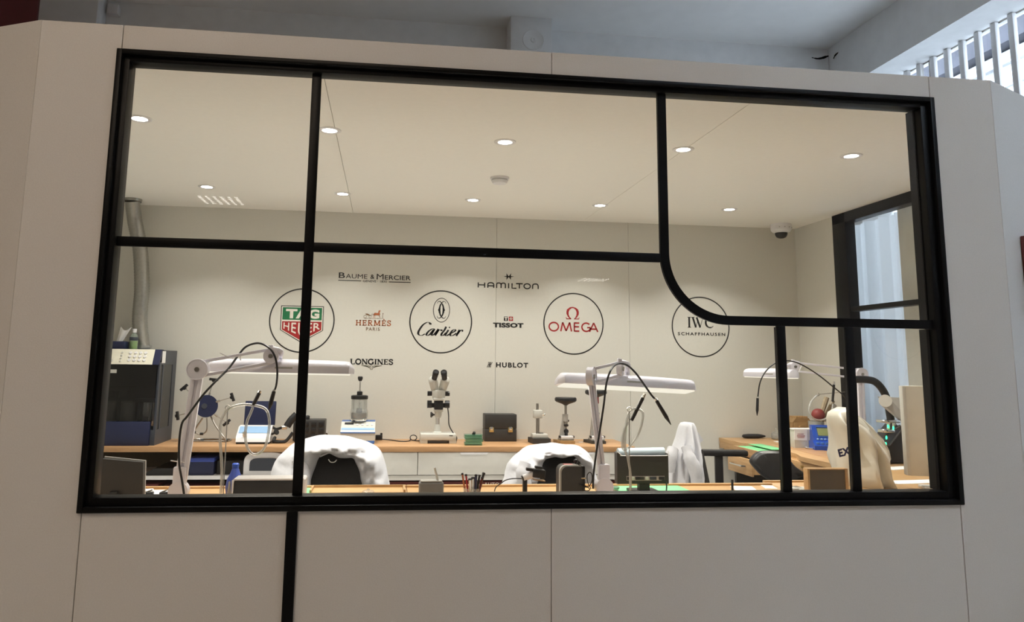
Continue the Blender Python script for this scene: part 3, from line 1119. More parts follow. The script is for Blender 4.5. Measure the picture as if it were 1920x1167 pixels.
def PL(x, y):
    return tilt(L, 650 + x / 20.21, 665 + y / 20.21, 0.0)


mb = MB()
a, c = PL(125, 380), PL(1765, 175)
serif_text(mb, 'LONGINES', a[0], c[0], a[1], c[1], 0.25, 0.12, 0.03)
addpart(t, b, 'lettering', mb, 'ink')
mb = MB()
for s in (-1, 1):
    for k, pts in enumerate(([(945 + s * 385, 425), (945 + s * 200, 440), (945 + s * 70, 500)], [(945 + s * 250, 425), (945 + s * 110, 432), (945 + s * 30, 470)], [(945 + s * 300, 440), (945 + s * 140, 470), (945 + s * 60, 505)])):
        ribbon(mb, [PL(*q) for q in smooth2(pts, 4)], 0.0044)
    ribbon(mb, [PL(945 + s * 50, 490), PL(945 + s * 42, 575)], 0.0034)
ribbon(mb, [PL(890, 430), PL(1000, 430)], 0.0028)
ribbon(mb, [PL(900, 572), PL(990, 572)], 0.003)
ribbon(mb, [PL(945, 470), PL(945, 560)], 0.0028)
addpart(t, b, 'winged_emblem', mb, 'inkgrey')

# ---- 6 star logo ---------------------------------------------------------------------------------
t, L, b = new_logo('star_logo', 'black rounded sans lettering under a six pointed star', 953, 529)


def PS(x, y):
    return tilt(L, 890 + x / 14.77, 505 + y / 14.77, 0.0175)


mb = MB()
W_ = 0.0092


def st(pts, sm=0):
    q = smooth2(pts, sm) if sm else pts
    ribbon(mb, [PS(x, y) for x, y in q], W_)


# strokes written along a level base line (pixel rows drift with the wall)
def lvx(pts):
    return [(x, y + (x - 930) * 0.0175) for x, y in pts]


for pts, sm in (
    ([(105, 388), (105, 530)], 0), ([(280, 388), (280, 530)], 0), ([(105, 455), (280, 455)], 0),
    ([(368, 530), (368, 440), (390, 402), (430, 390), (470, 390), (508, 402), (530, 440), (530, 530)], 5), ([(368, 475), (530, 475)], 0),
    ([(610, 530), (610, 430), (630, 397), (680, 392), (715, 402), (732, 440), (732, 530)], 5), ([(732, 440), (750, 402), (785, 392), (832, 397), (850, 430), (850, 530)], 5),
    ([(940, 388), (940, 530)], 0), ([(1035, 388), (1035, 524), (1155, 524)], 0),
    ([(1145, 396), (1332, 396)], 0), ([(1240, 396), (1240, 530)], 0),
    (ell(1455, 460, 88, 68, n=24), 0),
    ([(1608, 530), (1608, 450), (1630, 405), (1690, 392), (1740, 405), (1762, 450), (1762, 530)], 5)):
    st(lvx(pts), sm)
addpart(t, b, 'lettering', mb, 'ink')
q = [PS(x, y) for x, y in [(800, 196), (880, 190), (878, 110), (915, 192), (965, 192), (1008, 110), (1000, 192), (1095, 200), (1000, 222), (1002, 300), (968, 225), (912, 225), (878, 305), (882, 218)]]
c0 = PS(940, 207)
mb = MB().add([(u, YL, w) for u, w in q] + [(c0[0], YL, c0[1])], [(i, (i + 1) % 14, 14) for i in range(14)])
addpart(t, b, 'star_emblem', mb, 'ink')

# ---- 7 squares logo --------------------------------------------------------------------------------
t, L, b = new_logo('squares_logo', 'bold black lettering under a black and a red square', 953, 606)


def PT(x, y):
    return tilt(L, 905 + x / 10.147, 585 + y / 10.147, 0.012)


mb = MB()
a, c = PT(197, 298), PT(777, 214)
fit_text(mb, 'TISSOT', a[0], c[0], a[1], c[1], None, 0.055, 1.06)
addpart(t, b, 'lettering', mb, 'ink')


def sq(x0, y0, x1, y1, yy, m, nm):
    a, c = PT(x0, y1), PT(x1, y0)
    addpart(t, b, nm, MB().add([(a[0], yy, a[1]), (c[0], yy, a[1]), (c[0], yy, c[1]), (a[0], yy, c[1])], [(0, 1, 2, 3)]), m)


sq(403, 92, 480, 172, YL, 'ink', 'black_square')
sq(498, 92, 575, 172, YL, 'inkred', 'red_square')
mb = MB()
a, c = PT(413, 164), PT(472, 102)
fit_text(mb, 'T', a[0], c[0], a[1], c[1], YL - 0.0006, 0.05)
p, q = PT(512, 132), PT(562, 132)
ribbon(mb, [p, (q[0], p[1])], 0.0080, YL - 0.0006)
p, q = PT(537, 106), PT(537, 158)
ribbon(mb, [p, q], 0.0080, YL - 0.0006)
addpart(t, b, 'white_marks', mb, 'inkwhite')

# ---- 8 tally logo --------------------------------------------------------------------------------------
t, L, b = new_logo('tally_logo', 'black spaced sans lettering with a slanted stroke emblem beside the microscope', 951, 685)


def PU(x, y):
    return tilt(L, 905 + x / 10.147, 585 + y / 10.147, 0.004)


mb = MB()
a, c = PU(255, 1060), PU(865, 966)
fit_text(mb, 'HUBLOT', a[0], c[0], a[1], c[1], None, 0.034, 1.22)
addpart(t, b, 'lettering', mb, 'ink')
mb = MB()
for pts in ([(112, 958), (112, 1000), (85, 1060)], [(134, 958), (130, 1010), (112, 1060)], [(156, 960), (136, 1005), (132, 1060)], [(182, 962), (156, 1010), (150, 1060)], [(108, 1012), (160, 1000)]):
    ribbon(mb, [PU(*q) for q in pts], 0.0046)
addpart(t, b, 'stroke_emblem', mb, 'ink')

# ---- 9 horseshoe logo --------------------------------------------------------------------------------------
t, L, b = new_logo('horseshoe_logo', 'red sans lettering under a red horseshoe shaped letter in a black circle', 1075.4, 607.2)
ring_part(t, b, RING)


def PO(x, y):
    return L(880 + x / 3.692, 490 + y / 3.692)


mb = MB()
lo = 0.006
a, c = PO(549, 487), PO(890, 424)
W6 = (c[0] - a[0])
KO = W6 / 341
zb_, zt_ = a[1], a[1] + 62 / 3.692 * L.kz


def om(pts, w=0.0112):
    ribbon(mb, [(a[0] + x * KO, zb_ + z * (zt_ - zb_)) for x, z in pts], w)


om(ell(36, 0.5, 32, 0.47, n=28)[:-1] + [(68, 0.5)])
om([(84, 0), (97, 1)]); om([(97, 1), (121, 0.05)]); om([(121, 0.05), (145, 1)]); om([(145, 1), (158, 0)])
om([(178, 0), (178, 1)]); om([(178, 0.95), (212, 0.95)]); om([(178, 0.53), (210, 0.53)]); om([(178, 0.05), (212, 0.05)])
om(ell(260, 0.5, 30, 0.46, 0.75, 5.9, 26)); om([(266, 0.46), (290, 0.46)])
om([(290, 0.46), (288, 0.3)])
om([(283, 0), (312, 1)]); om([(312, 1), (340, 0)]); om([(294, 0.3), (330, 0.3)])
addpart(t, b, 'lettering', mb, 'inkred')
mb = MB()
p = PO(715, 366)
k = L.kz / 3.692
om_pts = [(-14, -33), (-28, -18), (-36, 4), (-32, 26), (-17, 40), (0, 45), (17, 40), (32, 26), (36, 4), (28, -18), (14, -33)]
q = smooth2([(p[0] + x * k, p[1] + z * k) for x, z in om_pts], 5)
ribbon(mb, q, [0.008, 0.013, 0.018, 0.019, 0.014, 0.009, 0.009, 0.014, 0.019, 0.018, 0.013, 0.008])
for s in (-1, 1):
    ribbon(mb, [(p[0] + s * 10 * k, p[1] - 34 * k), (p[0] + s * 44 * k, p[1] - 34 * k)], 0.0065)
    ribbon(mb, [(p[0] + s * 43 * k, p[1] - 36 * k), (p[0] + s * 47 * k, p[1] - 22 * k)], 0.0045)
addpart(t, b, 'horseshoe_letter', mb, 'inkred')

# ---- 10 serif initials ------------------------------------------------------------------------------------------
t, L, b = new_logo('initials_logo', 'black serif initials over spaced lettering in a circle behind the curved bar', 1313.8, 613.2)
ring_part(t, b, RING)


def PI_(x, y):
    return tilt(L, 1200 + x / 8.336, 540 + y / 8.336, 0.014)


mb = MB()
a, c = PI_(742, 622), PI_(1165, 462)
serif_text(mb, 'IWC', a[0], c[0], a[1], c[1], 0.165, 0.06, 0.06)
addpart(t, b, 'lettering', mb, 'ink')
mb = MB()
a, c = PI_(590, 742), PI_(1328, 704)
fit_text(mb, 'SCHAFFHAUSEN', a[0], c[0], a[1], c[1], None, 0.022, 1.32)
addpart(t, b, 'lettering', mb, 'ink')

# ================================================================== ceiling fixtures
def px_list():
    return [[(262, 222), (618, 244), (947, 266), (1281, 280), (1596, 292)], [(388, 350), (642.5, 363.3), (886.9, 375), (1125, 385), (1367.5, 392.5)]]


rowname = ['front', 'rear']
posn = ['first from the left', 'second from the left', 'in the middle', 'second from the right', 'last at the right']
proto = None
for r, row in enumerate(px_list()):
    for i, (x, yv) in enumerate(row):
        p = atZ(x, yv, ZC)
        lab = 'recessed round ceiling downlight in the %s row, %s' % (rowname[r], posn[i])
        if proto is None:
            proto = thing('downlight', lab, 'downlight', p, 0, 'recessed downlights of the work room ceiling')
            make('trim_ring', MB().lathe([(0.036, 0.0), (0.036, -0.004), (0.050, -0.006), (0.056, -0.003), (0.056, 0.0), (0.036, 0.0)], n=32), 'white', proto)
            make('led_disc', MB().lathe([(0.0, -0.001), (0.037, -0.001), (0.037, -0.0025), (0.0, -0.0025)], n=24), 'led', proto)
            t = proto
        else:
            t = thing('downlight', lab, 'downlight', p, 0, 'recessed downlights of the work room ceiling')
            for ch in [c for c in proto.children if c.type == 'MESH']:
                c = ch.copy()
                COL.objects.link(c)
                c.parent = t
        light_area('downlight_lamp', (0, 0, -0.008), 0.07, DOWNLIGHT_W, WARM, t, spread=1.95)

p = atZ(937, 333, ZC)
t = thing('smoke_detector', 'white round smoke detector on the ceiling between the downlight rows', 'smoke detector', p)
make('base', MB().lathe([(0, 0), (0.058, 0), (0.058, -0.012), (0.0, -0.012)], n=32), 'white', t)
make('dome', MB().lathe([(0, -0.012), (0.050, -0.012), (0.050, -0.026), (0.042, -0.038), (0.0, -0.042)], n=32), 'white', t)
make('vent_slots', MB().tube([(0.0505 * cos(a), 0.0505 * sin(a), -0.019) for a in [2 * pi * k / 32 for k in range(32)]], 0.0015, 4, closed=True), 'grey', t)

p = atZ(1464, 421, ZC)
t = thing('dome_camera', 'white dome security camera in the rear right ceiling corner', 'security camera', p)
make('mount', MB().lathe([(0, 0), (0.078, 0), (0.080, -0.02), (0.078, -0.048), (0.066, -0.062), (0.058, -0.064), (0, -0.064)], n=36), 'white', t)
make('dome', MB().lathe([(0.048, -0.062), (0.048, -0.072), (0.045, -0.088), (0.036, -0.104), (0.020, -0.112), (0, -0.114)], n=32), 'black', t)
make('dome_ring', MB().lathe([(0.048, -0.062), (0.056, -0.064), (0.055, -0.070), (0.048, -0.070), (0.048, -0.062)], n=32), 'white', t)
for k in range(6):
    a = -2.2 + 0.5 * k
    make('screw', MB().cyl((0.079 * cos(a), 0.079 * sin(a), -0.032), (0.083 * cos(a), 0.083 * sin(a), -0.032), 0.004, n=8), 'grey', t)

# ================================================================== curtain outside the side window
c0 = MB()
CX = XR + 0.22
ya, yb_ = 1.42, 2.95


def cur(u, v):
    yy = ya + (yb_ - ya) * u
    return (CX + 0.022 * sin(yy * 34) + 0.012 * sin(yy * 71 + 1), yy, 0.06 + (2.60 - 0.06) * v)


tag(make('curtain', MB().grid(cur, 90, 6), 'curtain'), 'white translucent curtain hanging outside the side window', 'curtain')
pb = atX(1686, 480, XR + 0.14)


def cur2(u, v):
    yy = pb.y - 0.75 + 0.75 * u
    return (XR + 0.14 + 0.007 * sin(yy * 40), yy, 0.06 + (2.60 - 0.06) * v)


o = make('curtain', MB().grid(cur2, 40, 4), 'blind')
tag(o, 'cream opaque curtain strip nearest to the viewer in the side window', 'curtain')

# ================================================================== back counter
def S(px, py, Y):
    d = ray(px, py)
    return (Y - CAM.y) / d.y / F_PX


def W(pts, Y):
    return [atY(p[0], p[1], p[2] if len(p) > 2 else Y) for p in pts]


KX0, KX1, KY0 = XL + 0.004, 2.72, 2.65
kt = tag(make('countertop', MB().box(KX0, KX1, KY0, YB - 0.001, ZK - 0.036, ZK, 0.002), 'ctop'), 'long beech countertop along the back wall', 'countertop')
zu = ZK - 0.036
dx0 = atY(575, 870, 2.68).x
# drawer cabinet
cbn = thing('drawer_cabinet', 'white three drawer cabinet under the right half of the back counter', 'cabinet', (dx0, 2.68, 0))
z89, z93 = 0.767, 0.745
wcab = KX1 - 0.03 - dx0
make('body', MB().box(0, 0.018, 0, 0.46, 0.0, zu - 0.001).box(wcab - 0.018, wcab, 0, 0.46, 0, zu - 0.001).box(0.018, wcab - 0.018, 0.44, 0.46, 0, zu - 0.001)
     .box(0.018, wcab - 0.018, 0.0, 0.44, z93 - 0.016, z89 - 0.006).box(0.018, wcab - 0.018, 0.02, 0.44, 0.02, 0.04), 'offwhite', cbn)
dpx = [575, 783, 991, 1180]
dxs = [atY(p, 870, 2.68).x - dx0 for p in dpx]
dxs[0], dxs[3] = 0.002, wcab - 0.002
for i in range(3):
    d = make('drawer', MB().box(dxs[i] + 0.002, dxs[i + 1] - 0.002, -0.019, -0.001, z89, zu - 0.004, 0.0015), 'offwhite', cbn)
    cxh = (dxs[i] + dxs[i + 1]) / 2
    make('handle', MB().prism([(cxh - 0.098, zu - 0.004), (cxh + 0.098, zu - 0.004), (cxh + 0.088, zu - 0.016), (cxh - 0.088, zu - 0.016)], -0.034, -0.019), 'white', d)
# red boxes on the bottom shelf
bx = dx0 + 0.03
labs = ['dark red storage box under the drawers behind the first lab coat', 'dark red storage box under the drawers below the microscope', 'dark red storage box under the drawers behind the tool cup', 'dark red storage box with white capital letters under the drawers', 'dark red storage box at the right end under the white drawers']
bws = [0.38, 0.38, 0.36, 0.46, 0.54]
for k in range(5):
    bwid = bws[k]
    t = thing('storage_box', labs[k], 'box', (bx, 2.72, 0.04), 0, 'red boxes under the drawers')
    make('body', MB().box(0, bwid - 0.02, 0, 0.34, 0, 0.668, 0.003), 'darkred', t)
    make('lid', MB().box(-0.002, bwid - 0.018, -0.003, 0.343, 0.668, 0.673, 0.001), 'darkred', t)
    if k == 3:
        mb = MB()
        fit_text(mb, 'AUTO', 1.668 - bx, 1.772 - bx, 0.644, 0.666, -0.0014, 0.012, 1.1)
        make('lettering', mb, 'inkwhite', t, smooth=False)
    bx += bwid
# open shelf unit, left half
ou = thing('open_shelf_unit', 'open white shelf unit under the left half of the back counter', 'shelf unit', (KX0, 2.68, 0))
wu = dx0 - 0.004 - KX0
zs0, zs1 = 0.741, 0.765
make('side_panel', MB().box(0, 0.02, 0, 0.46, 0, zu - 0.001), 'offwhite', ou)
make('side_panel', MB().box(wu - 0.02, wu, 0, 0.46, 0, zu - 0.001), 'offwhite', ou)
make('back_panel', MB().box(0.02, wu - 0.02, 0.44, 0.46, 0, zu - 0.001), 'kraft', ou)
make('shelf', MB().box(0.02, wu - 0.02, 0.0, 0.44, zs0, zs1), 'white', ou)
make('shelf', MB().box(0.02, wu - 0.02, 0.0, 0.44, 0.38, 0.40), 'white', ou)
make('plinth', MB().box(0.02, wu - 0.02, 0.02, 0.04, 0, 0.38), 'dgrey', ou)
YS = 2.70


def shelf_x(px):
    return atY(px, 885, YS).x


x0, x1 = shelf_x(268), shelf_x(334)
tag(make('flat_tray', MB().prism([(x0, 0), (x1, 0), (x1, 0.045), (x0 + 0.07, 0.045), (x0 + 0.01, 0.012)], 0, 0.30).__class__(Matrix.Translation((0, YS, zs1))).prism([(x0, 0), (x1, 0), (x1, 0.045), (x0 + 0.07, 0.045), (x0 + 0.01, 0.012)], 0, 0.30), 'black'),
    'black flat tray on the shelf under the counter', 'tray')
tag(make('storage_carton', MB().box(x0 + 0.10, x1 + 0.0, YS + 0.315, YS + 0.405, zs1, zs1 + 0.13, 0.003), 'kraft'), 'brown carton at the back of the shelf behind the black tray', 'carton')
x0, x1 = shelf_x(354), shelf_x(400)
t = thing('file_box', 'blue file box on the shelf under the counter', 'file box', (x0, YS, zs1))
make('body', MB().box(0, x1 - x0, 0, 0.25, 0, 0.105, 0.003), 'navy', t)
make('lid', MB().box(-0.002, x1 - x0 + 0.002, -0.003, 0.253, 0.085, 0.112, 0.003), 'bluerub', t)
x0, x1 = shelf_x(404), shelf_x(455)
tag(make('dark_box', MB().box(x0, x1, YS + 0.03, YS + 0.30, zs1, zs1 + 0.09, 0.004), 'black'), 'black box on the shelf behind the blue bulb', 'box')
# rounded white machine on the shelf
x0, x1 = shelf_x(456), shelf_x(536)
t = thing('ultrasonic_bath', 'white rounded bench machine with a dark window on the lower shelf', 'machine', ((x0 + x1) / 2, YS, zs1))
w = (x1 - x0) / 2


def arch(w, h, e=0.5, n=14):
    pts = [(-w, 0)] + [(-w * cos(pi * k / n) if False else -w * (abs(cos(pi / 2 * k / n)) ** e), h * (0.35 + 0.65 * (sin(pi / 2 * k / n) ** e))) for k in range(n + 1)]
    return pts + [(-p[0], p[1]) for p in pts[::-1][1:]]


make('housing', MB().prism(arch(w, 0.145), 0, 0.30), 'white', t)
make('window', MB().prism([(p[0] * 0.72, 0.028 + p[1] * 0.58) for p in arch(w, 0.14)], -0.004, 0.01), 'slate', t)
# red strip and papers on the lower shelf
for k, (px0, px1, mm, h, lab) in enumerate(((206, 300, 'darkred', 0.31, 'dark red binder lying low under the open shelf at the left'), (305, 420, 'darkred', 0.30, 'dark red binder low under the open shelf behind the hose stand'), (425, 560, 'black', 0.30, 'black box low under the open shelf behind the white rimmed case'))):
    a, c = atY(px0, 908, YS).x, atY(px1, 908, YS).x
    t = thing('binder_box', lab, 'box', (a, YS, 0.40), 0, 'boxes on the lower shelf')
    make('body', MB().box(0, c - a - 0.01, 0, 0.30, 0, h, 0.004), mm, t)
    make('spine_label', MB().box(0.03, 0.13, -0.001, 0.0, 0.1, 0.26), 'paper', t)

# ================================================================== things on the counter
# ---- blue cleaning machine ---------------------------------------------------------
mx = -0.52
t = thing('cleaning_machine', 'large navy blue watch cleaning machine with a cream keypad panel', 'machine', (mx, 2.68, ZK))
mw, mh, md = 0.52, 0.625, 0.43
make('body', MB().box(-mw, -mw + 0.03, 0.02, md, 0.0, mh - 0.004).box(-mw + 0.03, 0, 0.36, md, 0, mh - 0.004).box(-mw + 0.03, 0, 0.095, 0.36, mh - 0.10, mh - 0.004).box(-mw + 0.03, 0, 0.021, 0.095, mh - 0.10, mh - 0.085)
     .box(-mw + 0.03, 0, 0.02, 0.36, 0.0, 0.10).box(-0.012, 0.0, 0.02, 0.05, 0.10, mh - 0.1).box(-0.012, 0.0, 0.10, 0.125, 0.10, mh - 0.1).box(-0.012, 0.0, 0.34, 0.36, 0.10, mh - 0.1), 'slate', t)
make('lower_front', MB().box(-mw, -0.03, 0.0, 0.02, 0.0, 0.155, 0.003), 'navy', t)
make('side_glass', MB().box(-0.008, -0.003, 0.05, 0.10, 0.10, mh - 0.1).box(-0.008, -0.003, 0.125, 0.34, 0.10, mh - 0.1), 'smoke', t)
dr = make('door', MB().box(-mw + 0.005, -0.014, 0.004, 0.012, 0.158, mh - 0.105), 'smoke', t)
make('door_label', MB().box(-0.33, -0.265, 0.0015, 0.0038, mh - 0.158, mh - 0.135), 'lgrey', dr)
# sloped control panel
pn = make('control_panel', MB().prism([(0.0, mh - 0.10), (0.02, mh - 0.10), (0.06, mh), (0.048, mh)], -mw, -0.045, 'yz'), 'cream', t)
make('panel_end', MB().prism([(0.0, mh - 0.10), (0.02, mh - 0.10), (0.09, mh), (0.048, mh)], -0.0445, -0.002, 'yz'), 'navy', t)


def onpanel(u, v):     # u metres from the right end, v 0..1 up the slope
    return (-0.045 - u, 0.048 * v - 0.0005, mh - 0.10 + 0.10 * v)


nrm = Vector((0, -0.10, 0.048)).normalized()
for r_ in range(3):
    for c_ in range(4):
        q = Vector(onpanel(0.055 + c_ * 0.032, 0.28 + r_ * 0.24))
        make('key', MB().cyl(q, q + nrm * 0.004, 0.0105, 0.009, 12), 'white', pn)
for r_ in range(4):
    q = Vector(onpanel(0.205, 0.20 + r_ * 0.19))
    make('key', MB().cyl(q, q + nrm * 0.003, 0.007, 0.006, 10), 'lgrey', pn)
q = Vector(onpanel(0.26, 0.25))
make('key', MB().cyl(q, q + nrm * 0.003, 0.010, 0.009, 10), 'lgrey', pn)
make('panel_top', MB().box(-mw + 0.001, -0.002, 0.058, 0.097, mh - 0.006, mh - 0.001), 'navy', t)
a, c = Vector(onpanel(0.39, 0.62)), Vector(onpanel(0.325, 0.78))
make('display', MB().add([a + nrm * 0.001, Vector((c.x, a.y, a.z)) + nrm * 0.001, c + nrm * 0.001, Vector((a.x, c.y, c.z)) + nrm * 0.001], [(0, 1, 2, 3)]), 'black', pn)
make('sticker', MB().box(0.0, 0.001, 0.06, 0.14, mh - 0.09, mh - 0.01), 'paper', t)
# inside: jars and basket shelf
for k in range(3):
    make('jar', MB().lathe([(0.0, 0.11), (0.05, 0.11), (0.052, 0.125), (0.052, 0.27), (0.046, 0.275), (0.044, 0.13), (0, 0.13)], (-0.10 - 0.13 * k, 0.20, 0), 20), 'chrome' if k == 0 else 'steel', t)
make('jar_lid', MB().box(-0.18, -0.03, 0.10, 0.30, 0.276, 0.295, 0.004), 'slate', t)
for k in range(2):
    make('motor_head', MB().cyl((-0.26 - 0.09 * k, 0.16, 0.30), (-0.26 - 0.09 * k, 0.16, 0.345), 0.032, 0.026, 16), 'black', t)
make('carriage', MB().box(-mw + 0.04, -0.22, 0.14, 0.30, 0.345, 0.375, 0.004), 'dgrey', t)
zt_ = ZK + mh
# ---- tissue box, bottle, duct
c = atY(219, 650, 2.84)
t = thing('tissue_box', 'blue tissue box with a pulled tissue on the cleaning machine', 'tissue box', (c.x, 2.84, zt_))
make('carton', MB().box(-0.075, 0.062, -0.05, 0.06, 0, 0.052, 0.004), 'navy', t)


def tis(u, v):
    a = 2 * pi * u
    r_ = 0.018 + 0.020 * v + 0.006 * sin(3 * a)
    return (0.012 + 0.035 * v + r_ * cos(a) * 0.9, 0.005 + r_ * 0.4 * sin(a), 0.05 + 0.088 * v + 0.012 * sin(a * 2 + 1) * v)


make('tissue', MB().grid(tis, 24, 8), 'paper', t)
c = atY(250, 650, 2.88)
t = thing('soap_bottle', 'small clear bottle of green liquid with a white cap', 'bottle', (c.x, 2.88, zt_))
make('body', MB().lathe([(0, 0), (0.026, 0), (0.028, 0.006), (0.028, 0.082), (0.020, 0.10), (0.012, 0.108), (0.012, 0.115), (0, 0.115)], n=20), 'bottle', t)
make('liquid', MB().lathe([(0, 0.003), (0.0245, 0.003), (0.0255, 0.058), (0, 0.058)], n=20), 'lime', t)
make('label_band', MB().lathe([(0.0285, 0.062), (0.0285, 0.082), (0.028, 0.083), (0.028, 0.061)], n=20), 'slate', t)
make('cap', MB().lathe([(0, 0.114), (0.014, 0.114), (0.014, 0.138), (0.011, 0.14), (0, 0.14)], n=16), 'white', t)
dpts = [atY(268, 652, 3.0), atY(262, 600, 3.02), atY(266, 540, 3.03), atY(263, 470, 3.03), atY(253, 415, 3.0), atY(248, 380, 2.95)]
dpts[0].z = zt_ + 0.001
dpts[-1].z = ZC - 0.012
cp = catmull([Vector(p) for p in dpts], 26)
b0 = Vector((dpts[0].x, dpts[0].y, zt_))
t = thing('exhaust_duct', 'silver ribbed flexible duct rising from the cleaning machine to the ceiling', 'duct', b0)
rgs = []
mb = off(b0)
for i, p in enumerate(cp):
    r_ = 0.050 + (0.0022 if i % 2 else -0.0012)
    a_ = cp[max(i - 1, 0)]
    e_ = cp[min(i + 1, len(cp) - 1)]
    d_ = (e_ - a_).normalized()
    e1 = d_.cross(Vector((0, 1, 0))).normalized()
    e2 = d_.cross(e1)
    rgs.append([p + (e1 * cos(2 * pi * k / 20) + e2 * sin(2 * pi * k / 20)) * r_ for k in range(20)])
mb.rings(rgs)
make('hose', mb, 'foil', t, angle=1.4)
cpz = cp[-1]
make('ceiling_collar', off(b0).lathe([(0.045, ZC - 0.02), (0.062, ZC - 0.02), (0.066, ZC - 0.001), (0.045, ZC - 0.001)], (cpz.x, cpz.y, 0), 28), 'foil', t)
make('lower_collar', off(b0).lathe([(0.050, zt_), (0.056, zt_), (0.056, zt_ + 0.03), (0.050, zt_ + 0.03)], (b0.x, b0.y, 0), 24), 'clear', t)

# ---- watch winder with radiating arms ------------------------------------------------
YWn = 2.92
base = atZ(387, 829, ZK)
YWn = base.y
t = thing('watch_winder', 'blue disc watch turner with radiating clip arms on a bent wire stand', 'watch winder', base)
hub = atY(387, 762, YWn)
s_ = S(387, 762, YWn)


def wl(x, y, dy=0.0):
    p = atY(x, y, YWn + dy) - base
    return p


make('disc', MB().cyl(wl(387, 762, -0.03), wl(387, 762, 0.0), 20.5 * s_, 20.5 * s_, 32).cyl(wl(387, 762, 0.0), wl(387, 762, 0.045), 16 * s_, 14 * s_, 24), 'navy', t)
make('hub_cap', MB().cyl(wl(383, 762, -0.036), wl(383, 762, -0.03), 0.018, 0.02, 16), 'slate', t)
make('disc_label', MB().box(-0.012, 0.012, -0.0305 - 0.002, -0.0301, -0.006, 0.006) if False else MB(Matrix.Translation(wl(375.5, 770.5, -0.0315)) @ Matrix.Rotation(0.45, 4, 'Y')).box(-0.012, 0.012, -0.001, 0.001, -0.006, 0.006), 'paper', t)
for (ax, ay), (ex, ey), ang in (((401, 712), (391, 745), 0.1), ((436, 745), (405, 754), 1.2), ((345, 727), (372, 748), -0.75), ((333, 780), (368, 770), 1.4), ((425, 793), (402, 777), -0.75)):
    ar = make('arm', MB().cyl(wl(ex, ey, -0.015), wl(ax, ay, -0.015), 0.0028, n=8).cyl(wl(ex, ey, -0.015), wl(ex, ey, -0.015) + (wl(ax, ay, -0.015) - wl(ex, ey, -0.015)) * 0.25, 0.007, n=8), 'steel', t)
    make('clip', MB(Matrix.Translation(wl(ax, ay, -0.015)) @ Matrix.Rotation(ang, 4, 'Y')).box(-0.030, 0.030, -0.012, 0.012, -0.009, 0.009, 0.003).box(-0.010, 0.010, -0.012, 0.012, -0.016, 0.0, 0.003), 'black', ar)
wr_ = 0.0055
fw = [(380, 784), (366, 806), (362, 812)]
make('stand', MB().tube([wl(395, 780, 0), wl(405, 800, -0.02), wl(421, 822, -0.03), wl(424, 828, -0.01), Vector((wl(424, 828).x, 0.12, wr_)), Vector((wl(362, 828).x, 0.12, wr_)), Vector((wl(360, 828).x, 0.0, wr_)), wl(362, 812, 0), wl(380, 784, 0)], wr_, 8, smooth=4)
     .tube([Vector((wl(424, 828).x, -0.005, wr_)), Vector((wl(360, 829).x, -0.005, wr_))], wr_, 8), 'steel', t)
make('clip_loop', MB().tube([wl(388, 784), wl(388, 805), wl(384, 812), wl(376, 815), wl(368, 812)], 0.004, 8, smooth=3), 'steel', t)
for x_, y_ in ((364, 811), (378, 814), (379, 829), (424, 826)):
    q0, q1 = wl(x_ - 3, y_), wl(x_ + 3, y_)
    q0.z, q1.z = max(q0.z, 0.009), max(q1.z, 0.009)
    make('rubber_foot', MB().cyl(q0, q1, 0.009, n=10), 'black', t)

# ---- timing machine with open lid -------------------------------------------------------
f = atZ(473, 833.5, ZK)
s_ = S(473, 820, f.y)
t = thing('timing_machine', 'white and pale blue timing machine with an open navy lid', 'timing machine', f)
w = 31 * s_
make('base', MB().box(-w * 0.97, w * 0.97, 0.0, 0.15, 0, 0.016, 0.003), 'black', t)
make('body', MB().prism([(0.0, 0.014), (0.16, 0.014), (0.16, 0.115), (0.10, 0.108), (0.01, 0.045)], -w, w, 'yz'), 'white', t)
make('control_face', MB().add([(-w * 0.92, 0.012 + 0.088 * k - 0.001, 0.0475 + 0.0615 * k + 0.0012) for k in (0.35, 1.0)] + [(w * 0.9, 0.012 + 0.088 * k - 0.001, 0.0475 + 0.0615 * k + 0.0012) for k in (1.0, 0.35)], [(0, 3, 2, 1)]), 'sky', t)
make('knob', MB().cyl((-w * 0.5, 0.025, 0.055), (-w * 0.5, 0.012, 0.075), 0.018, 0.015, 16), 'chrome', t)
make('lid', MB(Matrix.Translation((0.008, 0.155, 0.115)) @ Matrix.Rotation(-0.12, 4, 'X')).box(-w * 0.88, w * 1.0, 0.0, 0.03, 0, 0.165, 0.004), 'navy', t)
make('watch_holder', MB().cyl((w * 1.02, 0.08, 0.06), (w * 1.3, 0.05, 0.075), 0.008, n=10).cyl((w * 1.3, 0.05, 0.075), (w * 1.36, 0.045, 0.08), 0.02, n=14), 'black', t)

# ---- black power unit with hose head ----------------------------------------------------------
f = atZ(578, 829, ZK)
s_ = S(578, 810, f.y)
t = thing('power_unit', 'black fan cooled power unit with square knobs behind the first chair', 'power unit', f)
w, h = 29 * s_, 40 * s_
make('case', MB().box(-w, w, 0, 0.16, 0.006, h, 0.004), 'dgrey', t)
for r_ in range(3):
    for c_ in range(4):
        make('knob', MB().box(-w + 0.02 + c_ * 0.052, -w + 0.055 + c_ * 0.052, -0.006, 0.0, 0.02 + r_ * 0.043, 0.052 + r_ * 0.043, 0.003), 'black', t)
make('top_knob', MB().lathe([(0, h), (0.018, h), (0.018, h + 0.02), (0.012, h + 0.028), (0, h + 0.03)], (-0.02, 0.06, 0), 14), 'black', t)
make('foot', MB().box(-w + 0.01, w - 0.01, 0.01, 0.15, 0, 0.006), 'black', t)
t2 = thing('light_guide', 'black curved hose head with chrome clamps beside the power unit', 'hose', atZ(520, 832, ZK))
b0 = Vector(t2.location)
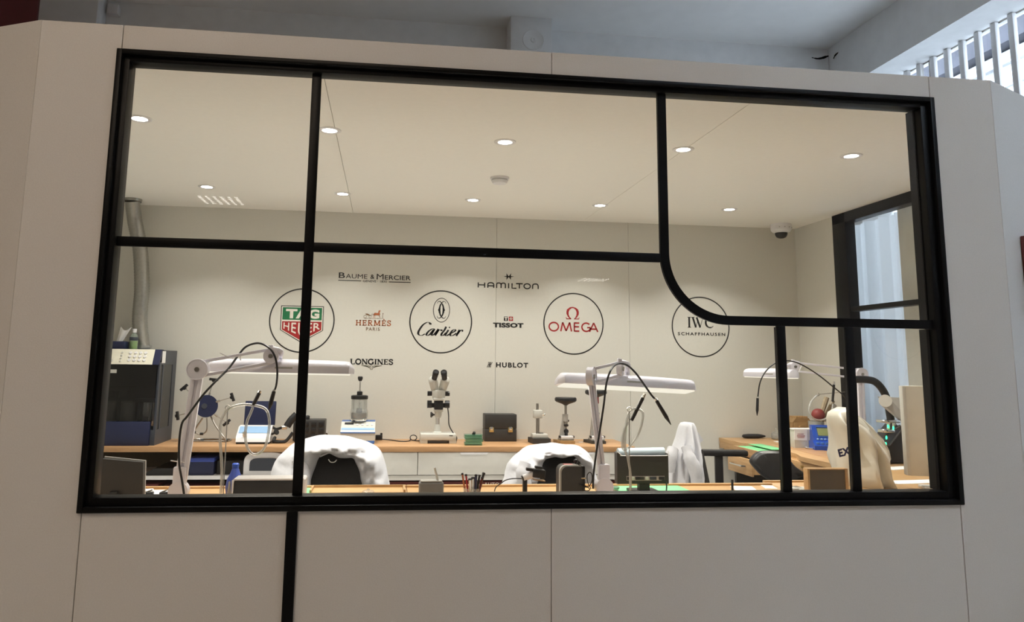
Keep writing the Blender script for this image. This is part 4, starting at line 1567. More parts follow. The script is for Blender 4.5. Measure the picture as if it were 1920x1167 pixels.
hp = [atY(502, 800, b0.y + 0.08), atY(520, 806, b0.y + 0.06), atY(534, 806, b0.y + 0.04), atY(545, 790, b0.y + 0.04), atY(552, 780, b0.y + 0.06)]
make('head', off(b0).tube([atY(538, 800, b0.y + 0.04), atY(546, 788, b0.y + 0.05), atY(556, 778, b0.y + 0.06)], 0.026, 12, smooth=4), 'black', t2)
make('clamp', off(b0).cyl(atY(529, 802, b0.y + 0.04), atY(538, 801, b0.y + 0.04), 0.016, n=12), 'chrome', t2)
make('hose', off(b0).tube([atY(511, 801, b0.y + 0.09), atY(518, 805, b0.y + 0.07), atY(530, 802, b0.y + 0.04)], 0.009, 8, smooth=5)
     .tube([Vector((atY(548, 812, b0.y).x, b0.y + 0.03, ZK + 0.07)), Vector((atY(535, 824, b0.y).x, b0.y + 0.01, ZK + 0.014)), Vector((atY(516, 831, b0.y).x, b0.y, ZK + 0.013)), Vector((atY(512, 828, b0.y).x, b0.y + 0.03, ZK + 0.013)), Vector((atY(512, 822, b0.y).x, b0.y + 0.09, ZK + 0.03))], 0.012, 8, smooth=5), 'black', t2)

# ---- small brown bottle
f = atZ(611, 824, ZK)
t = thing('oil_bottle', 'tiny dark bottle with a white cap beside the power unit', 'bottle', f)
make('body', MB().lathe([(0, 0), (0.014, 0), (0.015, 0.004), (0.015, 0.035), (0.008, 0.042), (0.008, 0.046), (0, 0.046)], n=16), 'brown', t)
make('cap', MB().lathe([(0, 0.045), (0.0105, 0.045), (0.0105, 0.064), (0, 0.065)], n=14), 'white', t)

# ---- water resistance tester with glass cylinder --------------------------------------------------
f = atZ(670, 833, ZK)
s_ = S(670, 815, f.y)
t = thing('pressure_tester', 'pale blue bench tester with a glass chamber and black plunger', 'tester', f)
w = 32 * s_
make('base', MB().box(-w * 0.96, w * 0.98, 0.0, 0.19, 0, 0.022, 0.003), 'midblue', t)
make('body', MB().prism([(0.0, 0.022), (0.20, 0.022), (0.20, 0.145), (0.10, 0.145), (0.012, 0.092), (0.0, 0.078)], -w, w, 'yz'), 'lgrey', t)
make('blue_band', MB().box(-w - 0.001, w + 0.001, -0.003, 0.195, 0.072, 0.080), 'midblue', t)
sl = Vector((0, 0.088, 0.053))


def face(u0, u1, v0, v1, m, nm, lift=0.0012):
    q = [Vector((u, 0.012, 0.092)) + sl * v + Vector((0, -0.51, 0.85)) * lift for u, v in ((u0, v0), (u1, v0), (u1, v1), (u0, v1))]
    return make(nm, MB().add(q, [(0, 1, 2, 3)]), m, t)


face(-w * 0.96, w * 0.96, 0.02, 0.25, 'sky', 'blue_stripe')
face(-w * 0.8, -w * 0.28, 0.62, 0.86, 'black', 'display', 0.002)
for k in range(4):
    q = Vector((-w * 0.05 + 0.034 * k, 0.012, 0.092)) + sl * 0.6
    make('button', MB().cyl(q, q + Vector((0, -0.51, 0.85)) * 0.004, 0.008, n=10), 'white', t)
make('top_plate', MB().box(-w * 0.98, w * 0.98, 0.10, 0.198, 0.145, 0.149), 'midblue', t)
make('plinth_ring', MB().lathe([(0, 0.149), (0.062, 0.149), (0.066, 0.155), (0.062, 0.163), (0, 0.163)], (0, 0.13, 0), 28), 'chrome', t)
make('glass_chamber', MB().lathe([(0.056, 0.163), (0.062, 0.175), (0.063, 0.21), (0.058, 0.228), (0.056, 0.23), (0.056, 0.30), (0.053, 0.30), (0.053, 0.163)], (0, 0.13, 0), 28), 'clear', t)
make('water', MB().lathe([(0, 0.164), (0.052, 0.164), (0.055, 0.18), (0.055, 0.205), (0, 0.205)], (0, 0.13, 0), 24), 'steel', t)
make('chamber_lid', MB().lathe([(0, 0.298), (0.058, 0.298), (0.060, 0.304), (0.060, 0.322), (0.05, 0.326), (0, 0.326)], (0, 0.13, 0), 28), 'black', t)
make('collar', MB().lathe([(0, 0.325), (0.02, 0.325), (0.02, 0.35), (0.014, 0.354), (0, 0.354)], (0, 0.13, 0), 18), 'black', t)
make('plunger_rod', MB().cyl((0, 0.13, 0.21), (0, 0.13, 0.43), 0.0055, n=12), 'chrome', t)
make('watch_hook', MB().cyl((0, 0.13, 0.20), (0, 0.13, 0.235), 0.024, 0.018, 14), 'dgrey', t)
make('plunger_knob', MB().lathe([(0, 0.425), (0.010, 0.425), (0.017, 0.438), (0.018, 0.452), (0.014, 0.458), (0, 0.458)], (0, 0.13, 0), 16), 'black', t)

# ---- adapter and cable
f = atZ(711, 826, ZK)
t = thing('power_adapter', 'black plug adapter with a cable lying between tester and microscope', 'adapter', f)
make('block', MB().box(-0.028, 0.022, 0, 0.04, 0, 0.036, 0.004).box(0.006, 0.022, 0.008, 0.03, 0.036, 0.05, 0.003), 'black', t)
b0 = Vector(f)
cp_ = [atZ(717, 824, ZK + 0.01), atZ(733, 825.5, ZK + 0.004), atZ(752, 828, ZK + 0.004), atZ(768, 827, ZK + 0.004)]
lp = atZ(775, 826, ZK + 0.004)
for k in range(11):
    a = pi + 2 * pi * k / 8
    cp_.append(Vector((lp.x + 0.024 * cos(a), lp.y + 0.006 * sin(a), ZK + 0.022 + 0.018 * sin(a))))
cp_ += [atZ(785, 827, ZK + 0.004), atZ(793, 826, ZK + 0.004)]
make('cable', off(b0).tube(cp_, 0.0036, 6, smooth=4), 'black', t)

# ---- stereo microscope --------------------------------------------------------------------------------
f = atZ(822, 832.5, ZK)
s_ = S(822, 760, f.y + 0.08)
t = thing('stereo_microscope', 'grey stereo microscope with black eyepieces on the back counter', 'microscope', f)
yy = 0.10


def ml(px, py, dy=yy):
    return atY(px, py, f.y + dy) - f


w = 33 * s_
bs = make('base', MB().box(-w, w, 0.0, 0.20, 0.022, 0.066, 0.006), 'lgrey', t)
for sx in (-1, 1):
    for yv in (0.004, 0.15):
        make('foot', MB().box(sx * w - (0.05 if sx > 0 else 0), sx * w + (0.05 if sx < 0 else 0), yv, yv + 0.045, 0.0, 0.024, 0.002), 'lgrey', bs)
make('under_plate', MB().box(-w + 0.05, w - 0.05, 0.01, 0.19, 0.014, 0.022), 'dgrey', bs)
make('column_foot', MB().lathe([(0, 0.066), (0.034, 0.066), (0.034, 0.070), (0.023, 0.076), (0.020, 0.125), (0, 0.125)], (ml(820, 800).x, yy, 0), 20), 'lgrey', t)
zc1 = ml(820, 783).z
make('column', MB().cyl((ml(820, 800).x, yy, 0.12), (ml(820, 800).x, yy, zc1 + 0.02), 0.015, n=18), 'chrome', t)
cxm = ml(821, 800).x
z1, z2 = ml(821, 782).z, ml(821, 772).z
make('clamp', MB().lathe([(0, z1 - 0.006), (0.019, z1 - 0.006), (0.026, z1 + 0.008), (0.026, z2), (0, z2)], (cxm, yy, 0), 20).box(cxm - 0.034, cxm + 0.034, yy - 0.035, yy + 0.035, z2, z2 + 0.020, 0.003), 'lgrey', t)
kz = ml(808, 778).z
make('clamp_knob', MB().cyl((cxm - 0.024, yy, kz), (cxm - 0.038, yy, kz), 0.006, n=10).cyl((cxm - 0.036, yy, kz), (cxm - 0.044, yy, kz), 0.014, 0.012, 8).cyl((cxm - 0.044, yy, kz), (cxm - 0.055, yy, kz), 0.021, 0.018, 8), 'black', t)
za, zb_ = ml(822, 768).z, ml(822, 752).z
make('focus_block', MB().box(cxm - 0.030, cxm + 0.032, yy - 0.04, yy + 0.04, za, zb_ + 0.004, 0.004).box(cxm - 0.07, cxm + 0.07, yy - 0.012, yy + 0.02, za + 0.012, zb_ - 0.016, 0.004), 'black', t)
for sx in (-1, 1):
    make('focus_knob', MB().cyl((cxm + sx * 0.048, yy, (za + zb_) / 2 + 0.006), (cxm + sx * 0.080, yy, (za + zb_) / 2 + 0.006), 0.027, n=20), 'black', t)
zc_ = ml(822, 747).z
zd_ = ml(822, 733).z
make('body', MB().box(cxm - 0.040, cxm + 0.042, yy - 0.045, yy + 0.04, zb_ + 0.002, zc_ + 0.004, 0.008).lathe([(0, zc_), (0.044, zc_), (0.050, zc_ + 0.02), (0.050, zd_), (0.042, zd_ + 0.006), (0, zd_ + 0.006)], (cxm, yy, 0), 28), 'lgrey', t)
for sx in (-1, 1):
    make('zoom_knob', MB().cyl((cxm + sx * 0.048, yy, (zc_ + zd_) / 2 + 0.006), (cxm + sx * 0.080, yy, (zc_ + zd_) / 2 + 0.006), 0.017, n=16), 'black', t)
    p0 = Vector((cxm + sx * 0.024, yy + 0.01, zd_ - 0.004))
    p1 = Vector((cxm + sx * 0.043, yy - 0.03, ml(822, 714).z))
    hd = make('prism_housing', MB().cyl(p0, p1, 0.027, 0.034, 20).ball(p1, 0.034, 16, 8), 'lgrey', t)
    e0 = p1 + Vector((-sx * 0.004, -0.012, 0.008))
    e1 = Vector((cxm + sx * 0.031, yy - 0.075, ml(822, 702).z))
    ey = make('eyepiece', MB().cyl(e0, e1, 0.0195, 0.021, 18), 'black', hd)
    make('eyecup', MB().lathe([(0, -0.002), (0.020, 0.0), (0.0225, 0.008), (0.022, 0.026), (0.018, 0.030), (0.013, 0.024), (0, 0.024)], e1, 18, e1 - e0), 'blackfab', t)
make('lamp_cable', off(f).tube([atY(839, 762, f.y + yy), atY(841, 778, f.y + yy), atY(842, 797, f.y + yy - 0.01), atY(849, 811, f.y + 0.08), atY(856, 820, f.y + 0.06), atZ(855, 829, ZK + 0.005)], 0.0042, 7, smooth=5), 'black', t)
make('maker_mark', MB().box(w * 0.6, w * 0.8, -0.001, 0.0, 0.054, 0.058), 'ink', t)

# ---- green trays
f = atZ(889, 836, ZK)
s_ = S(889, 826, f.y)
t = thing('parts_tray', 'stack of green translucent parts trays in front of the black case', 'tray', f)
w = 17.5 * s_
for k in range(3):
    a = -w + 0.006 * (k % 2)
    make('tray', MB().box(a, a + 2 * w - 0.008, 0.004 * k, 0.09 + 0.004 * k, 0.0225 * k, 0.0225 * k + 0.020, 0.003), 'jade', t)
make('lid', MB().box(-w, w - 0.006, 0.0, 0.10, 0.0675, 0.072, 0.001), 'jade', t)
make('loupe', MB().cyl((0.0, 0.04, 0.072), (0.004, 0.03, 0.088), 0.013, 0.009, 12), 'black', t)

# ---- black instrument case
f = atZ(939, 828.5, ZK)
s_ = S(939, 805, f.y)
t = thing('instrument_case', 'dark brown black leatherette case with two brass latches', 'case', f)
w, h = 30 * s_, 50 * s_
zm = 0.455 * h
make('case_bottom', MB().box(-w, w, 0, 0.14, 0, zm, 0.004), 'dgrey', t)
make('case_lid', MB().box(-w, w, 0, 0.14, zm + 0.0015, h, 0.004), 'dgrey', t)
for sx in (-0.60, 0.60):
    l_ = make('latch', MB().box(sx * w - 0.018, sx * w + 0.018, -0.006, 0.0, zm - 0.022, zm + 0.012, 0.003), 'brass', t)
    make('latch_hook', MB().box(sx * w - 0.010, sx * w + 0.010, -0.010, -0.006, zm - 0.006, zm + 0.018, 0.002), 'chrome', l_)

# ---- dial gauge stand -----------------------------------------------------------------------------------
f = atZ(1018, 833, ZK)
s_ = S(1018, 800, f.y)
t = thing('gauge_stand', 'grey measuring stand with a steel post and clamp bracket', 'gauge stand', f)
make('base', MB().prism([(-22 * s_ + 0.012, 0), (15 * s_, 0), (15 * s_, 0.15), (-15 * s_ - 0.024, 0.15)], 0, 0.036, 'xy'), 'dgrey', t)
make('upper_base', MB().box(-0.066, 0.044, 0.03, 0.13, 0.036, 0.066, 0.005), 'lgrey', t)
make('table', MB().cyl((-0.01, 0.07, 0.066), (-0.01, 0.07, 0.074), 0.028, n=20), 'steel', t)
pxx = (1011.5 - 1018) * s_
zz = lambda py: atY(1012, py, f.y + 0.08).z - f.z
make('post', MB().cyl((pxx, 0.085, 0.066), (pxx, 0.085, zz(757)), 0.0095, n=16), 'steel', t)
make('bracket', MB().box(pxx - 0.030, pxx + 0.032, 0.05, 0.105, zz(784.5), zz(769), 0.006), 'lgrey', t)
make('spindle', MB().cyl((pxx + 0.006, 0.055, zz(812)), (pxx + 0.006, 0.055, zz(784)), 0.005, n=10), 'steel', t)
make('clamp_screw', MB().cyl((pxx + 0.03, 0.07, zz(778)), (pxx + 0.045, 0.07, zz(778)), 0.005, n=8).cyl((pxx + 0.044, 0.07, zz(778)), (pxx + 0.056, 0.07, zz(776)), 0.010, 0.004, 10), 'chrome', t)

# ---- two case presses
def press(pxc, pyb, top, label, red, base_m):
    f = atZ(pxc, pyb, ZK)
    s_ = S(pxc, 790, f.y)
    t = thing('case_press', label, 'press', f, 0, 'hand presses on the back counter')
    zz = lambda py: atY(pxc, py, f.y + 0.07).z - f.z
    make('base_board', MB().prism([(-0.052, 0), (0.052, 0), (0.052, 0.15), (-0.075, 0.15)], 0, 0.020, 'xy'), base_m, t)
    make('foot_block', MB().box(-0.048, 0.050, 0.02, 0.12, 0.020, 0.034, 0.003), 'steel' if not red else 'grey', t)
    make('cross_bar', MB().box(-0.044, 0.046, 0.024, 0.07, 0.034, 0.052, 0.002), 'white', t)
    for sx in (-1, 1):
        make('bar_end', MB().box(sx * 0.050 - 0.006, sx * 0.050 + 0.006, 0.03, 0.062, 0.038, 0.054, 0.003), 'black', t)
    z_a = zz(top + 32)
    make('frame', MB().prism([(-0.040, 0.05), (0.0, 0.05), (0.016, z_a - 0.06), (0.016, z_a), (-0.018, z_a), (-0.020, z_a - 0.03)], 0.075, 0.105), 'grey', t)
    make('guide', MB().cyl((0.0, 0.07, z_a - 0.05), (0.0, 0.07, z_a + 0.002), 0.018, n=16), 'grey', t)
    make('ram', MB().cyl((0.0, 0.07, z_a - 0.085), (0.0, 0.07, zz(top + 10)), 0.0095, n=14), 'steel', t)
    make('upper_die', MB().lathe([(0, z_a - 0.085), (0.014, z_a - 0.085), (0.018, z_a - 0.075), (0.010, z_a - 0.068), (0, z_a - 0.068)], (0.004, 0.07, 0), 16), 'black', t)
    make('lower_die', MB().lathe([(0, 0.052), (0.012, 0.052), (0.012, 0.07), (0.018, 0.078), (0.016, 0.092), (0.0, 0.104)], (0.004, 0.07, 0), 16), 'black', t)
    make('thumb_screw', MB().cyl((0.012, 0.07, z_a - 0.045), (0.024, 0.07, z_a - 0.045), 0.007, n=8), 'black', t)
    if red:
        make('red_collar', MB().cyl((0, 0.07, zz(top + 25)), (0, 0.07, zz(top + 10)), 0.021, n=18), 'red', t)
    zt2, zb2 = zz(top), zz(top + 15)
    make('handle', MB().lathe([(0, zb2), (0.012, zb2), (0.022, zb2 + 0.008), (0.070, zt2 - 0.032), (0.079, zt2 - 0.024), (0.080, zt2 - 0.010), (0.074, zt2), (0.0, zt2 - 0.002)], (0, 0.07, 0), 28), 'black', t)
    return t


press(1065, 833, 745.5, 'hand press with black mushroom handle on a wooden base board', False, 'woodbox')
press(1123, 833, 732, 'hand press with a red collar behind the bench lamp arm', True, 'dgrey')
f = atZ(1090, 830, ZK)
tag(make('paper_slip', MB().box(f.x - 0.016, f.x + 0.016, f.y, f.y + 0.03, ZK, ZK + 0.001), 'paper'), 'small paper slip on the counter beside the wooden based press', 'paper slip')

# ================================================================== front benches
def bench(name, label, x0, x1, y0, y1, mats='bench'):
    t = thing(name, label, 'workbench', (x0, y0, 0))
    w, d = x1 - x0, y1 - y0
    make('top', MB().box(0.001, w - 0.001, 0, d, ZD - 0.035, ZD, 0.002), mats, t)
    make('rear_rail', MB().box(0.001, w - 0.001, d - 0.022, d, ZD, ZD + 0.009, 0.002), mats, t)
    for xx in (0.03, w - 0.06):
        for yv in (0.04, d - 0.08):
            make('leg', MB().box(xx, xx + 0.03, yv, yv + 0.04, 0, ZD - 0.035), 'grey', t)
    dr = make('drawer', MB().box(0.10, min(0.5, w * 0.45), d - 0.03, d - 0.012, ZD - 0.15, ZD - 0.04, 0.002), mats, t)
    make('handle', MB().box(0.2, 0.34, d - 0.012, d - 0.002, ZD - 0.10, ZD - 0.09), 'chrome', dr)
    return t


XA0 = -0.9
xb = atY(762, 915, 0.85).x
xc = atY(1448, 900, 0.85).x
YD0, YD1 = 0.20, 0.87
bench('workbench', 'light maple workbench under the left part of the window', -0.5, xb, YD0, YD1)
bench('workbench', 'light maple workbench under the middle of the window', xb, xc, YD0, YD1)
# corner bench to the right
t = thing('corner_bench', 'light maple corner bench under the right end of the window', 'workbench', (xc, YD0, 0))
poly = [(0.001, 0), (3.44 - xc, 0.0), (4.20 - xc, 0.62 - YD0), (4.20 - xc, 1.44 - YD0), (3.60 - xc, 1.44 - YD0), (3.46 - xc, 0.95 - YD0), (0.001, 0.95 - YD0)]
make('top', MB().prism(poly, ZD - 0.035, ZD, 'xy'), 'bench', t)
make('rear_rail', MB().box(0.001, 3.44 - xc, 0.93 - YD0, 0.95 - YD0, ZD, ZD + 0.008, 0.001), 'bench', t)
for xx, yv in ((0.03, 0.05), (0.03, 0.66), (1.2, 0.6), (1.35, 1.1), (0.62, 0.05)):
    make('leg', MB().box(xx, xx + 0.03, yv, yv + 0.04, 0, ZD - 0.035), 'grey', t)


def matpad(px0, px1, y0, y1, label):
    a, c = atZ(px0, 908, ZD).x, atZ(px1, 908, ZD).x
    tag(make('cutting_mat', MB().box(a, c, y0, y1, ZD, ZD + 0.003, 0.001), 'green'), label, 'cutting mat')


matpad(500, 603, 0.62, 0.84, 'green work mat on the left bench beside the white rimmed case')
matpad(1130, 1262, 0.52, 0.84, 'green work mat on the middle bench under the small grey monitor')
# lipped wooden tray on the left bench near the first chair
a, c = atZ(588, 912, ZD).x, atZ(758, 912, ZD).x
t = thing('apron_tray', 'shallow wooden catch tray on the left bench edge before the first chair', 'tray', (a, 0.70, ZD))
wt = c - a
make('floor', MB().box(0, wt, 0, 0.14, 0, 0.004), 'bench', t)
make('rim', MB().box(0, 0.008, 0, 0.14, 0.004, 0.014).box(wt - 0.008, wt, 0, 0.14, 0.004, 0.014).box(0.008, wt - 0.008, 0.132, 0.14, 0.004, 0.014), 'woodbox', t)


# ================================================================== bench lamps
def frame_axes(a, c, tilt_):
    x = (c - a).normalized()
    yv = Vector((0, 0, 1)).cross(x).normalized()
    z = x.cross(yv)
    Mx = Matrix((x, yv, z)).transposed().to_4x4()
    return Mx @ Matrix.Rotation(tilt_, 4, 'X')


def bench_lamp(label, base, elbow, wrist, h0, h1, mount, tilt_, lit=True, th=0.0, jt=0.024, gap=0.014, ra=0.0085):
    ax = Vector((sin(th), -cos(th), 0))          # axis of the joint discs
    e1 = Vector((cos(th), sin(th), 0))
    up = Vector((0, 0, 1))
    t = thing('bench_lamp', label, 'lamp', base, 0, 'white long head bench lamps')
    B = Vector(base)
    D = off(B)
    make('clamp_base', off(B).lathe([(0, 0), (0.045, 0), (0.045, 0.012), (0.030, 0.02), (0.022, 0.05), (0, 0.05)], B, 20), 'lampwhite', t)
    foot = B + Vector((0, 0, 0.06))
    make('base_joint', off(B).cyl(foot + Vector((0, -0.020, 0.0)), foot + Vector((0, 0.020, 0)), 0.036, n=24).box(foot.x - 0.024, foot.x + 0.024, foot.y - 0.016, foot.y + 0.016, foot.z - 0.03, foot.z + 0.09, 0.008), 'lampwhite', t)
    def arm(nm, p, q, gap, r, cover):
        d = (q - p).normalized()
        o = d.cross(Vector((0, 1, 0))).normalized() * gap
        mb = off(B)
        for s in (-1, 1):
            a_, c_ = p + o * s, q + o * s
            Mx = Matrix.Translation(-B) @ Matrix.Translation(a_) @ Matrix((d, Vector((0, 1, 0)).cross(d).normalized().cross(d) * -1, Vector((0, 1, 0)).cross(d).normalized() * -1)).transposed().to_4x4()
            mb2 = MB(Mx)
            mb2.box(0, (c_ - a_).length, -r, r, -r, r, r * 0.45)
            mb.v += mb2.v
            mb.f += [tuple(len(mb.v) - len(mb2.v) + i for i in fc) for fc in mb2.f]
        if cover:
            Mx = Matrix.Translation(-B) @ Matrix.Translation(p) @ Matrix((d, Vector((0, 1, 0)).cross(d).normalized().cross(d) * -1, Vector((0, 1, 0)).cross(d).normalized() * -1)).transposed().to_4x4()
            mb2 = MB(Mx)
            mb2.box(0, (q - p).length, 0.002, 0.010, -gap, gap)
            n0 = len(mb.v)
            mb.v += mb2.v
            mb.f += [tuple(n0 + i for i in fc) for fc in mb2.f]
        return make(nm, mb, 'lampwhite', t)
    arm('lower_arm', foot, elbow, gap, ra, True)
    arm('upper_arm', elbow + (wrist - elbow) * 0.03, wrist, 0.027, 0.0062, False)
    je = make('elbow_joint', off(B).cyl(elbow + ax * jt, elbow - ax * jt, 0.038, n=30), 'lampwhite', t)
    make('joint_screw', off(B).cyl(elbow + ax * (jt + 0.006), elbow + ax * jt, 0.009, n=12), 'steel', je)
    make('joint_rim', off(B).tube([elbow + e1 * (0.038 * cos(a)) + up * (0.038 * sin(a)) + ax * (jt + 0.0005) for a in [2 * pi * k / 28 for k in range(28)]], 0.003, 5, closed=True), 'lampwhite', je)
    jw = make('wrist_joint', off(B).cyl(wrist + ax * (jt - 0.002), wrist - ax * (jt - 0.002), 0.030, n=26).box(wrist.x - 0.012, wrist.x + 0.006, wrist.y - 0.012, wrist.y + 0.012, wrist.z, wrist.z + 0.045, 0.004), 'lampwhite', t)
    make('joint_screw', off(B).cyl(wrist + ax * (jt + 0.004), wrist + ax * (jt - 0.002), 0.009, n=12), 'steel', jw)
    make('bracket', off(B).tube([wrist + Vector((0.0, 0, 0.03)), wrist + Vector((0.035, 0, 0.02)), mount + Vector((0, 0, 0.03)), mount], 0.011, 10, smooth=4), 'lampwhite', t)
    L_ = (h1 - h0).length
    Mx = Matrix.Translation(-B) @ Matrix.Translation((h0 + h1) / 2) @ frame_axes(h0, h1, tilt_)
    rg = []
    N = 30
    for i in range(N + 1):
        u = -1 + 2 * i / N
        e = max(0.0, (abs(u) - 0.90) / 0.10)
        k = sqrt(max(0.0, 1 - e * e)) * 0.55 + 0.45
        if i in (0, N):
            k = 0.38
        kk = 1 - 0.12 * u * u
        ring = []
        for q in range(13):
            a = pi * q / 12
            ring.append((u * L_ / 2, 0.058 * k * cos(a) , 0.010 + 0.046 * k * kk * (sin(a) ** 0.7 if sin(a) > 0 else 0)))
        ring += [(u * L_ / 2, -0.058 * k, 0.0), (u * L_ / 2, 0.058 * k, 0.0)]
        rg.append(ring)
    hd = make('head', MB(Mx).rings(rg), 'lampwhite', t, angle=0.9)
    make('diffuser', MB(Mx).box(-L_ / 2 * 0.94, L_ / 2 * 0.94, -0.045, 0.045, -0.006, 0.002, 0.003), 'diffuser', t)
    make('maker_plate', MB(Mx).box(-0.02, 0.05, -0.0575, -0.055, 0.016, 0.024), 'grey', hd)
    if lit:
        lo = light_area('bench_lamp_light', (0, 0, 0), (L_ * 0.9, 0.08), BENCH_W, (1.0, 0.92, 0.80), t)
        lo.matrix_local = Mx @ Matrix.Translation((0, 0, -0.010))
    return t


Y1 = 0.42
bx_, ex, wxp = atY(337, 900, Y1), atY(372, 693, Y1), atY(509, 668, 0.52)
bp = Vector((bx_.x, Y1, ZD))
lamp_a = bench_lamp('white bench lamp with a long head over the left bench', bp, ex, wxp, atY(388, 697, 0.58), atY(664, 702, 0.58), atY(524, 684, 0.58), -0.02)
for q in ([(412, 662), (424, 668), (438, 673)], [(450, 664), (451, 676)], [(320, 864), (333, 866), (347, 867)]):
    make('cable_tie', off(lamp_a.location).tube(W(q, 0.44 if q[0][1] < 800 else 0.40), 0.0022, 5, smooth=3), 'white', lamp_a)
Y2 = 0.46
bx_, ex, wxp = atY(1132, 900, Y2), atY(1108, 706, Y2), atY(1163, 692, 0.56)
bp = Vector((bx_.x, Y2, ZD))
bench_lamp('white bench lamp with a long head over the middle bench', bp, ex, wxp, atY(1043, 721, 0.58), atY(1301, 735, 0.64), atY(1176, 708, 0.60), -0.16, th=1.05, jt=0.013, gap=0.0085, ra=0.0068)


# ================================================================== pens on cables and hose stands
def cable_pen(label, pts, p0, p1, Y, Yp, base):
    b0 = Vector(base)
    t = thing('cabled_pen', label, 'tool pen', b0, 0, 'black pens on black cables')
    make('cable', off(b0).tube(W(pts, Y), 0.0042, 8, smooth=6), 'black', t)
    a, c = atY(p0[0], p0[1], Yp), atY(p1[0], p1[1], Yp)
    d = c - a
    make('ferrule', off(b0).cyl(a - d * 0.06, a + d * 0.05, 0.0062, n=10), 'chrome', t)
    make('grip', off(b0).cyl(a + d * 0.03, a + d * 0.70, 0.0078, 0.0088, 12), 'black', t)
    make('tip', off(b0).cyl(a + d * 0.70, c, 0.0085, 0.0015, 12), 'black', t)
    return t


bb = Vector((atY(345, 925, 0.40).x, 0.38, ZD))
cable_pen('black tool pen hanging on a cable from the left bench lamp head',
          [(345, 927), (341, 900), (336, 870), (336, 830), (341, 795, 0.36), (352, 780, 0.36), (380, 742, 0.36), (402, 718, 0.38), (428, 692, 0.46), (446, 668, 0.50), (462, 650, 0.50), (486, 644, 0.5), (507, 655, 0.48), (517, 674, 0.48), (520, 700, 0.48), (518, 722, 0.48), (515, 732, 0.48)],
          (514, 733), (504, 770), 0.36, 0.48, bb)
bb = Vector((atY(1112, 925, 0.40).x, 0.40, ZD))
cable_pen('black pointed tool pen hanging on a cable from the middle bench lamp',
          [(1112, 917), (1113, 890), (1118, 850), (1126, 800), (1132, 760), (1137, 720), (1144, 697), (1152, 686, 0.46), (1163, 682, 0.50), (1177, 686, 0.50), (1192, 700, 0.48), (1208, 722, 0.48), (1222, 742, 0.48), (1230, 750, 0.48)],
          (1230, 750), (1258, 797), 0.40, 0.48, bb)


def hose_stand(label, rodp, hosep, pen, Y, base, feet=True):
    b0 = Vector(base)
    t = thing('hose_stand', label, 'hose stand', b0, 0, 'clear air hoses on wire stands')
    make('foot', off(b0).lathe([(0, 0), (0.03, 0), (0.03, 0.012), (0.008, 0.018), (0, 0.018)], b0, 18), 'steel', t)
    make('rod', off(b0).tube([b0 + Vector((0, 0, 0.01))] + W(rodp, Y), 0.0022, 6), 'steel', t)
    for q in (rodp[-1],):
        c = atY(q[0], q[1], Y)
        make('hook', off(b0).tube([c + Vector((0.009 * cos(a), 0, 0.009 * sin(a))) for a in [2 * pi * k / 14 for k in range(14)]], 0.002, 5, closed=True), 'steel', t)
    make('hose', off(b0).tube(W(hosep, Y), 0.0055, 10, smooth=7), 'hose', t)
    a, c = atY(pen[0], pen[1], Y), atY(pen[2], pen[3], Y)
    d = c - a
    make('pen_grip', off(b0).cyl(a, a + d * 0.85, 0.0075, 0.008, 12), 'black', t)
    make('pen_tip', off(b0).cyl(a + d * 0.85, c, 0.0068, 0.006, 12), 'chrome', t)
    return t


b0 = Vector((atY(419, 925, 0.52).x, 0.52, ZD))
hose_stand('clear hose looped over a wire stand on the left bench', [(421, 880), (427, 765)],
           [(414, 925), (416, 880), (413, 830), (413, 800), (419, 780), (430, 766), (455, 759), (485, 762), (500, 770), (505, 790), (503, 815), (497, 838), (486, 850), (474, 852), (464, 840), (460, 818), (463, 792), (470, 775), (474, 764)],
           (475, 760, 488, 733), 0.52, b0)
b0 = Vector((atY(1181, 922, 0.50).x, 0.50, ZD))
hose_stand('clear hose looped over a wire stand beside the small grey monitor', [(1180, 880), (1180, 768)],
           [(1182, 920), (1182, 890), (1177, 858), (1172, 842), (1173, 805), (1178, 778), (1186, 768), (1196, 768), (1205, 775), (1203, 795), (1196, 815), (1186, 832), (1176, 842), (1168, 842), (1167, 825), (1171, 805), (1178, 792)],
           (1184, 789, 1209, 739), 0.50, b0)

# ================================================================== things on the left bench
# monitor at the far left
Ym = 0.50
a, c = atY(189, 860, Ym), atY(270, 930, Ym)
t = thing('flat_monitor', 'dark flat monitor seen from behind at the left end of the bench', 'monitor', ((a.x + c.x) / 2, Ym, ZD))
hw = (c.x - a.x) / 2
zt2 = a.z - ZD
make('back_cover', MB().prism([(-hw, 0.012), (hw * 0.985, 0.012), (hw * 0.88, zt2 - 0.014), (-hw * 0.93, zt2 - 0.001)], -0.008, 0.014), 'dgrey', t)
make('bezel', MB().prism([(-hw * 1.0, 0.008), (hw, 0.008), (hw * 0.91, zt2 - 0.010), (-hw * 0.90, zt2 + 0.006)], 0.014, 0.022), 'grey', t)
make('stand', MB().box(-0.04, 0.03, -0.05, 0.07, 0, 0.012, 0.003).box(-0.035, -0.005, -0.03, -0.008, 0.01, 0.05, 0.003), 'black', t)
tag(make('paper_sheet', MB().box(a.x - 0.02, c.x + 0.06, 0.60, 0.80, ZD, ZD + 0.004, 0.001), 'paper'), 'white paper sheets lying behind the dark monitor', 'paper')
q = atZ(285, 915, ZD)
t = thing('notepad', 'stack of small white cards on the left bench beside the monitor', 'cards', (q.x, 0.72, ZD))
for k in range(4):
    make('card', MB(Matrix.Rotation(0.1 * k, 4, 'Z')).box(-0.04, 0.05, -0.03, 0.03, 0.004 * k, 0.004 * k + 0.0035), 'paper', t)
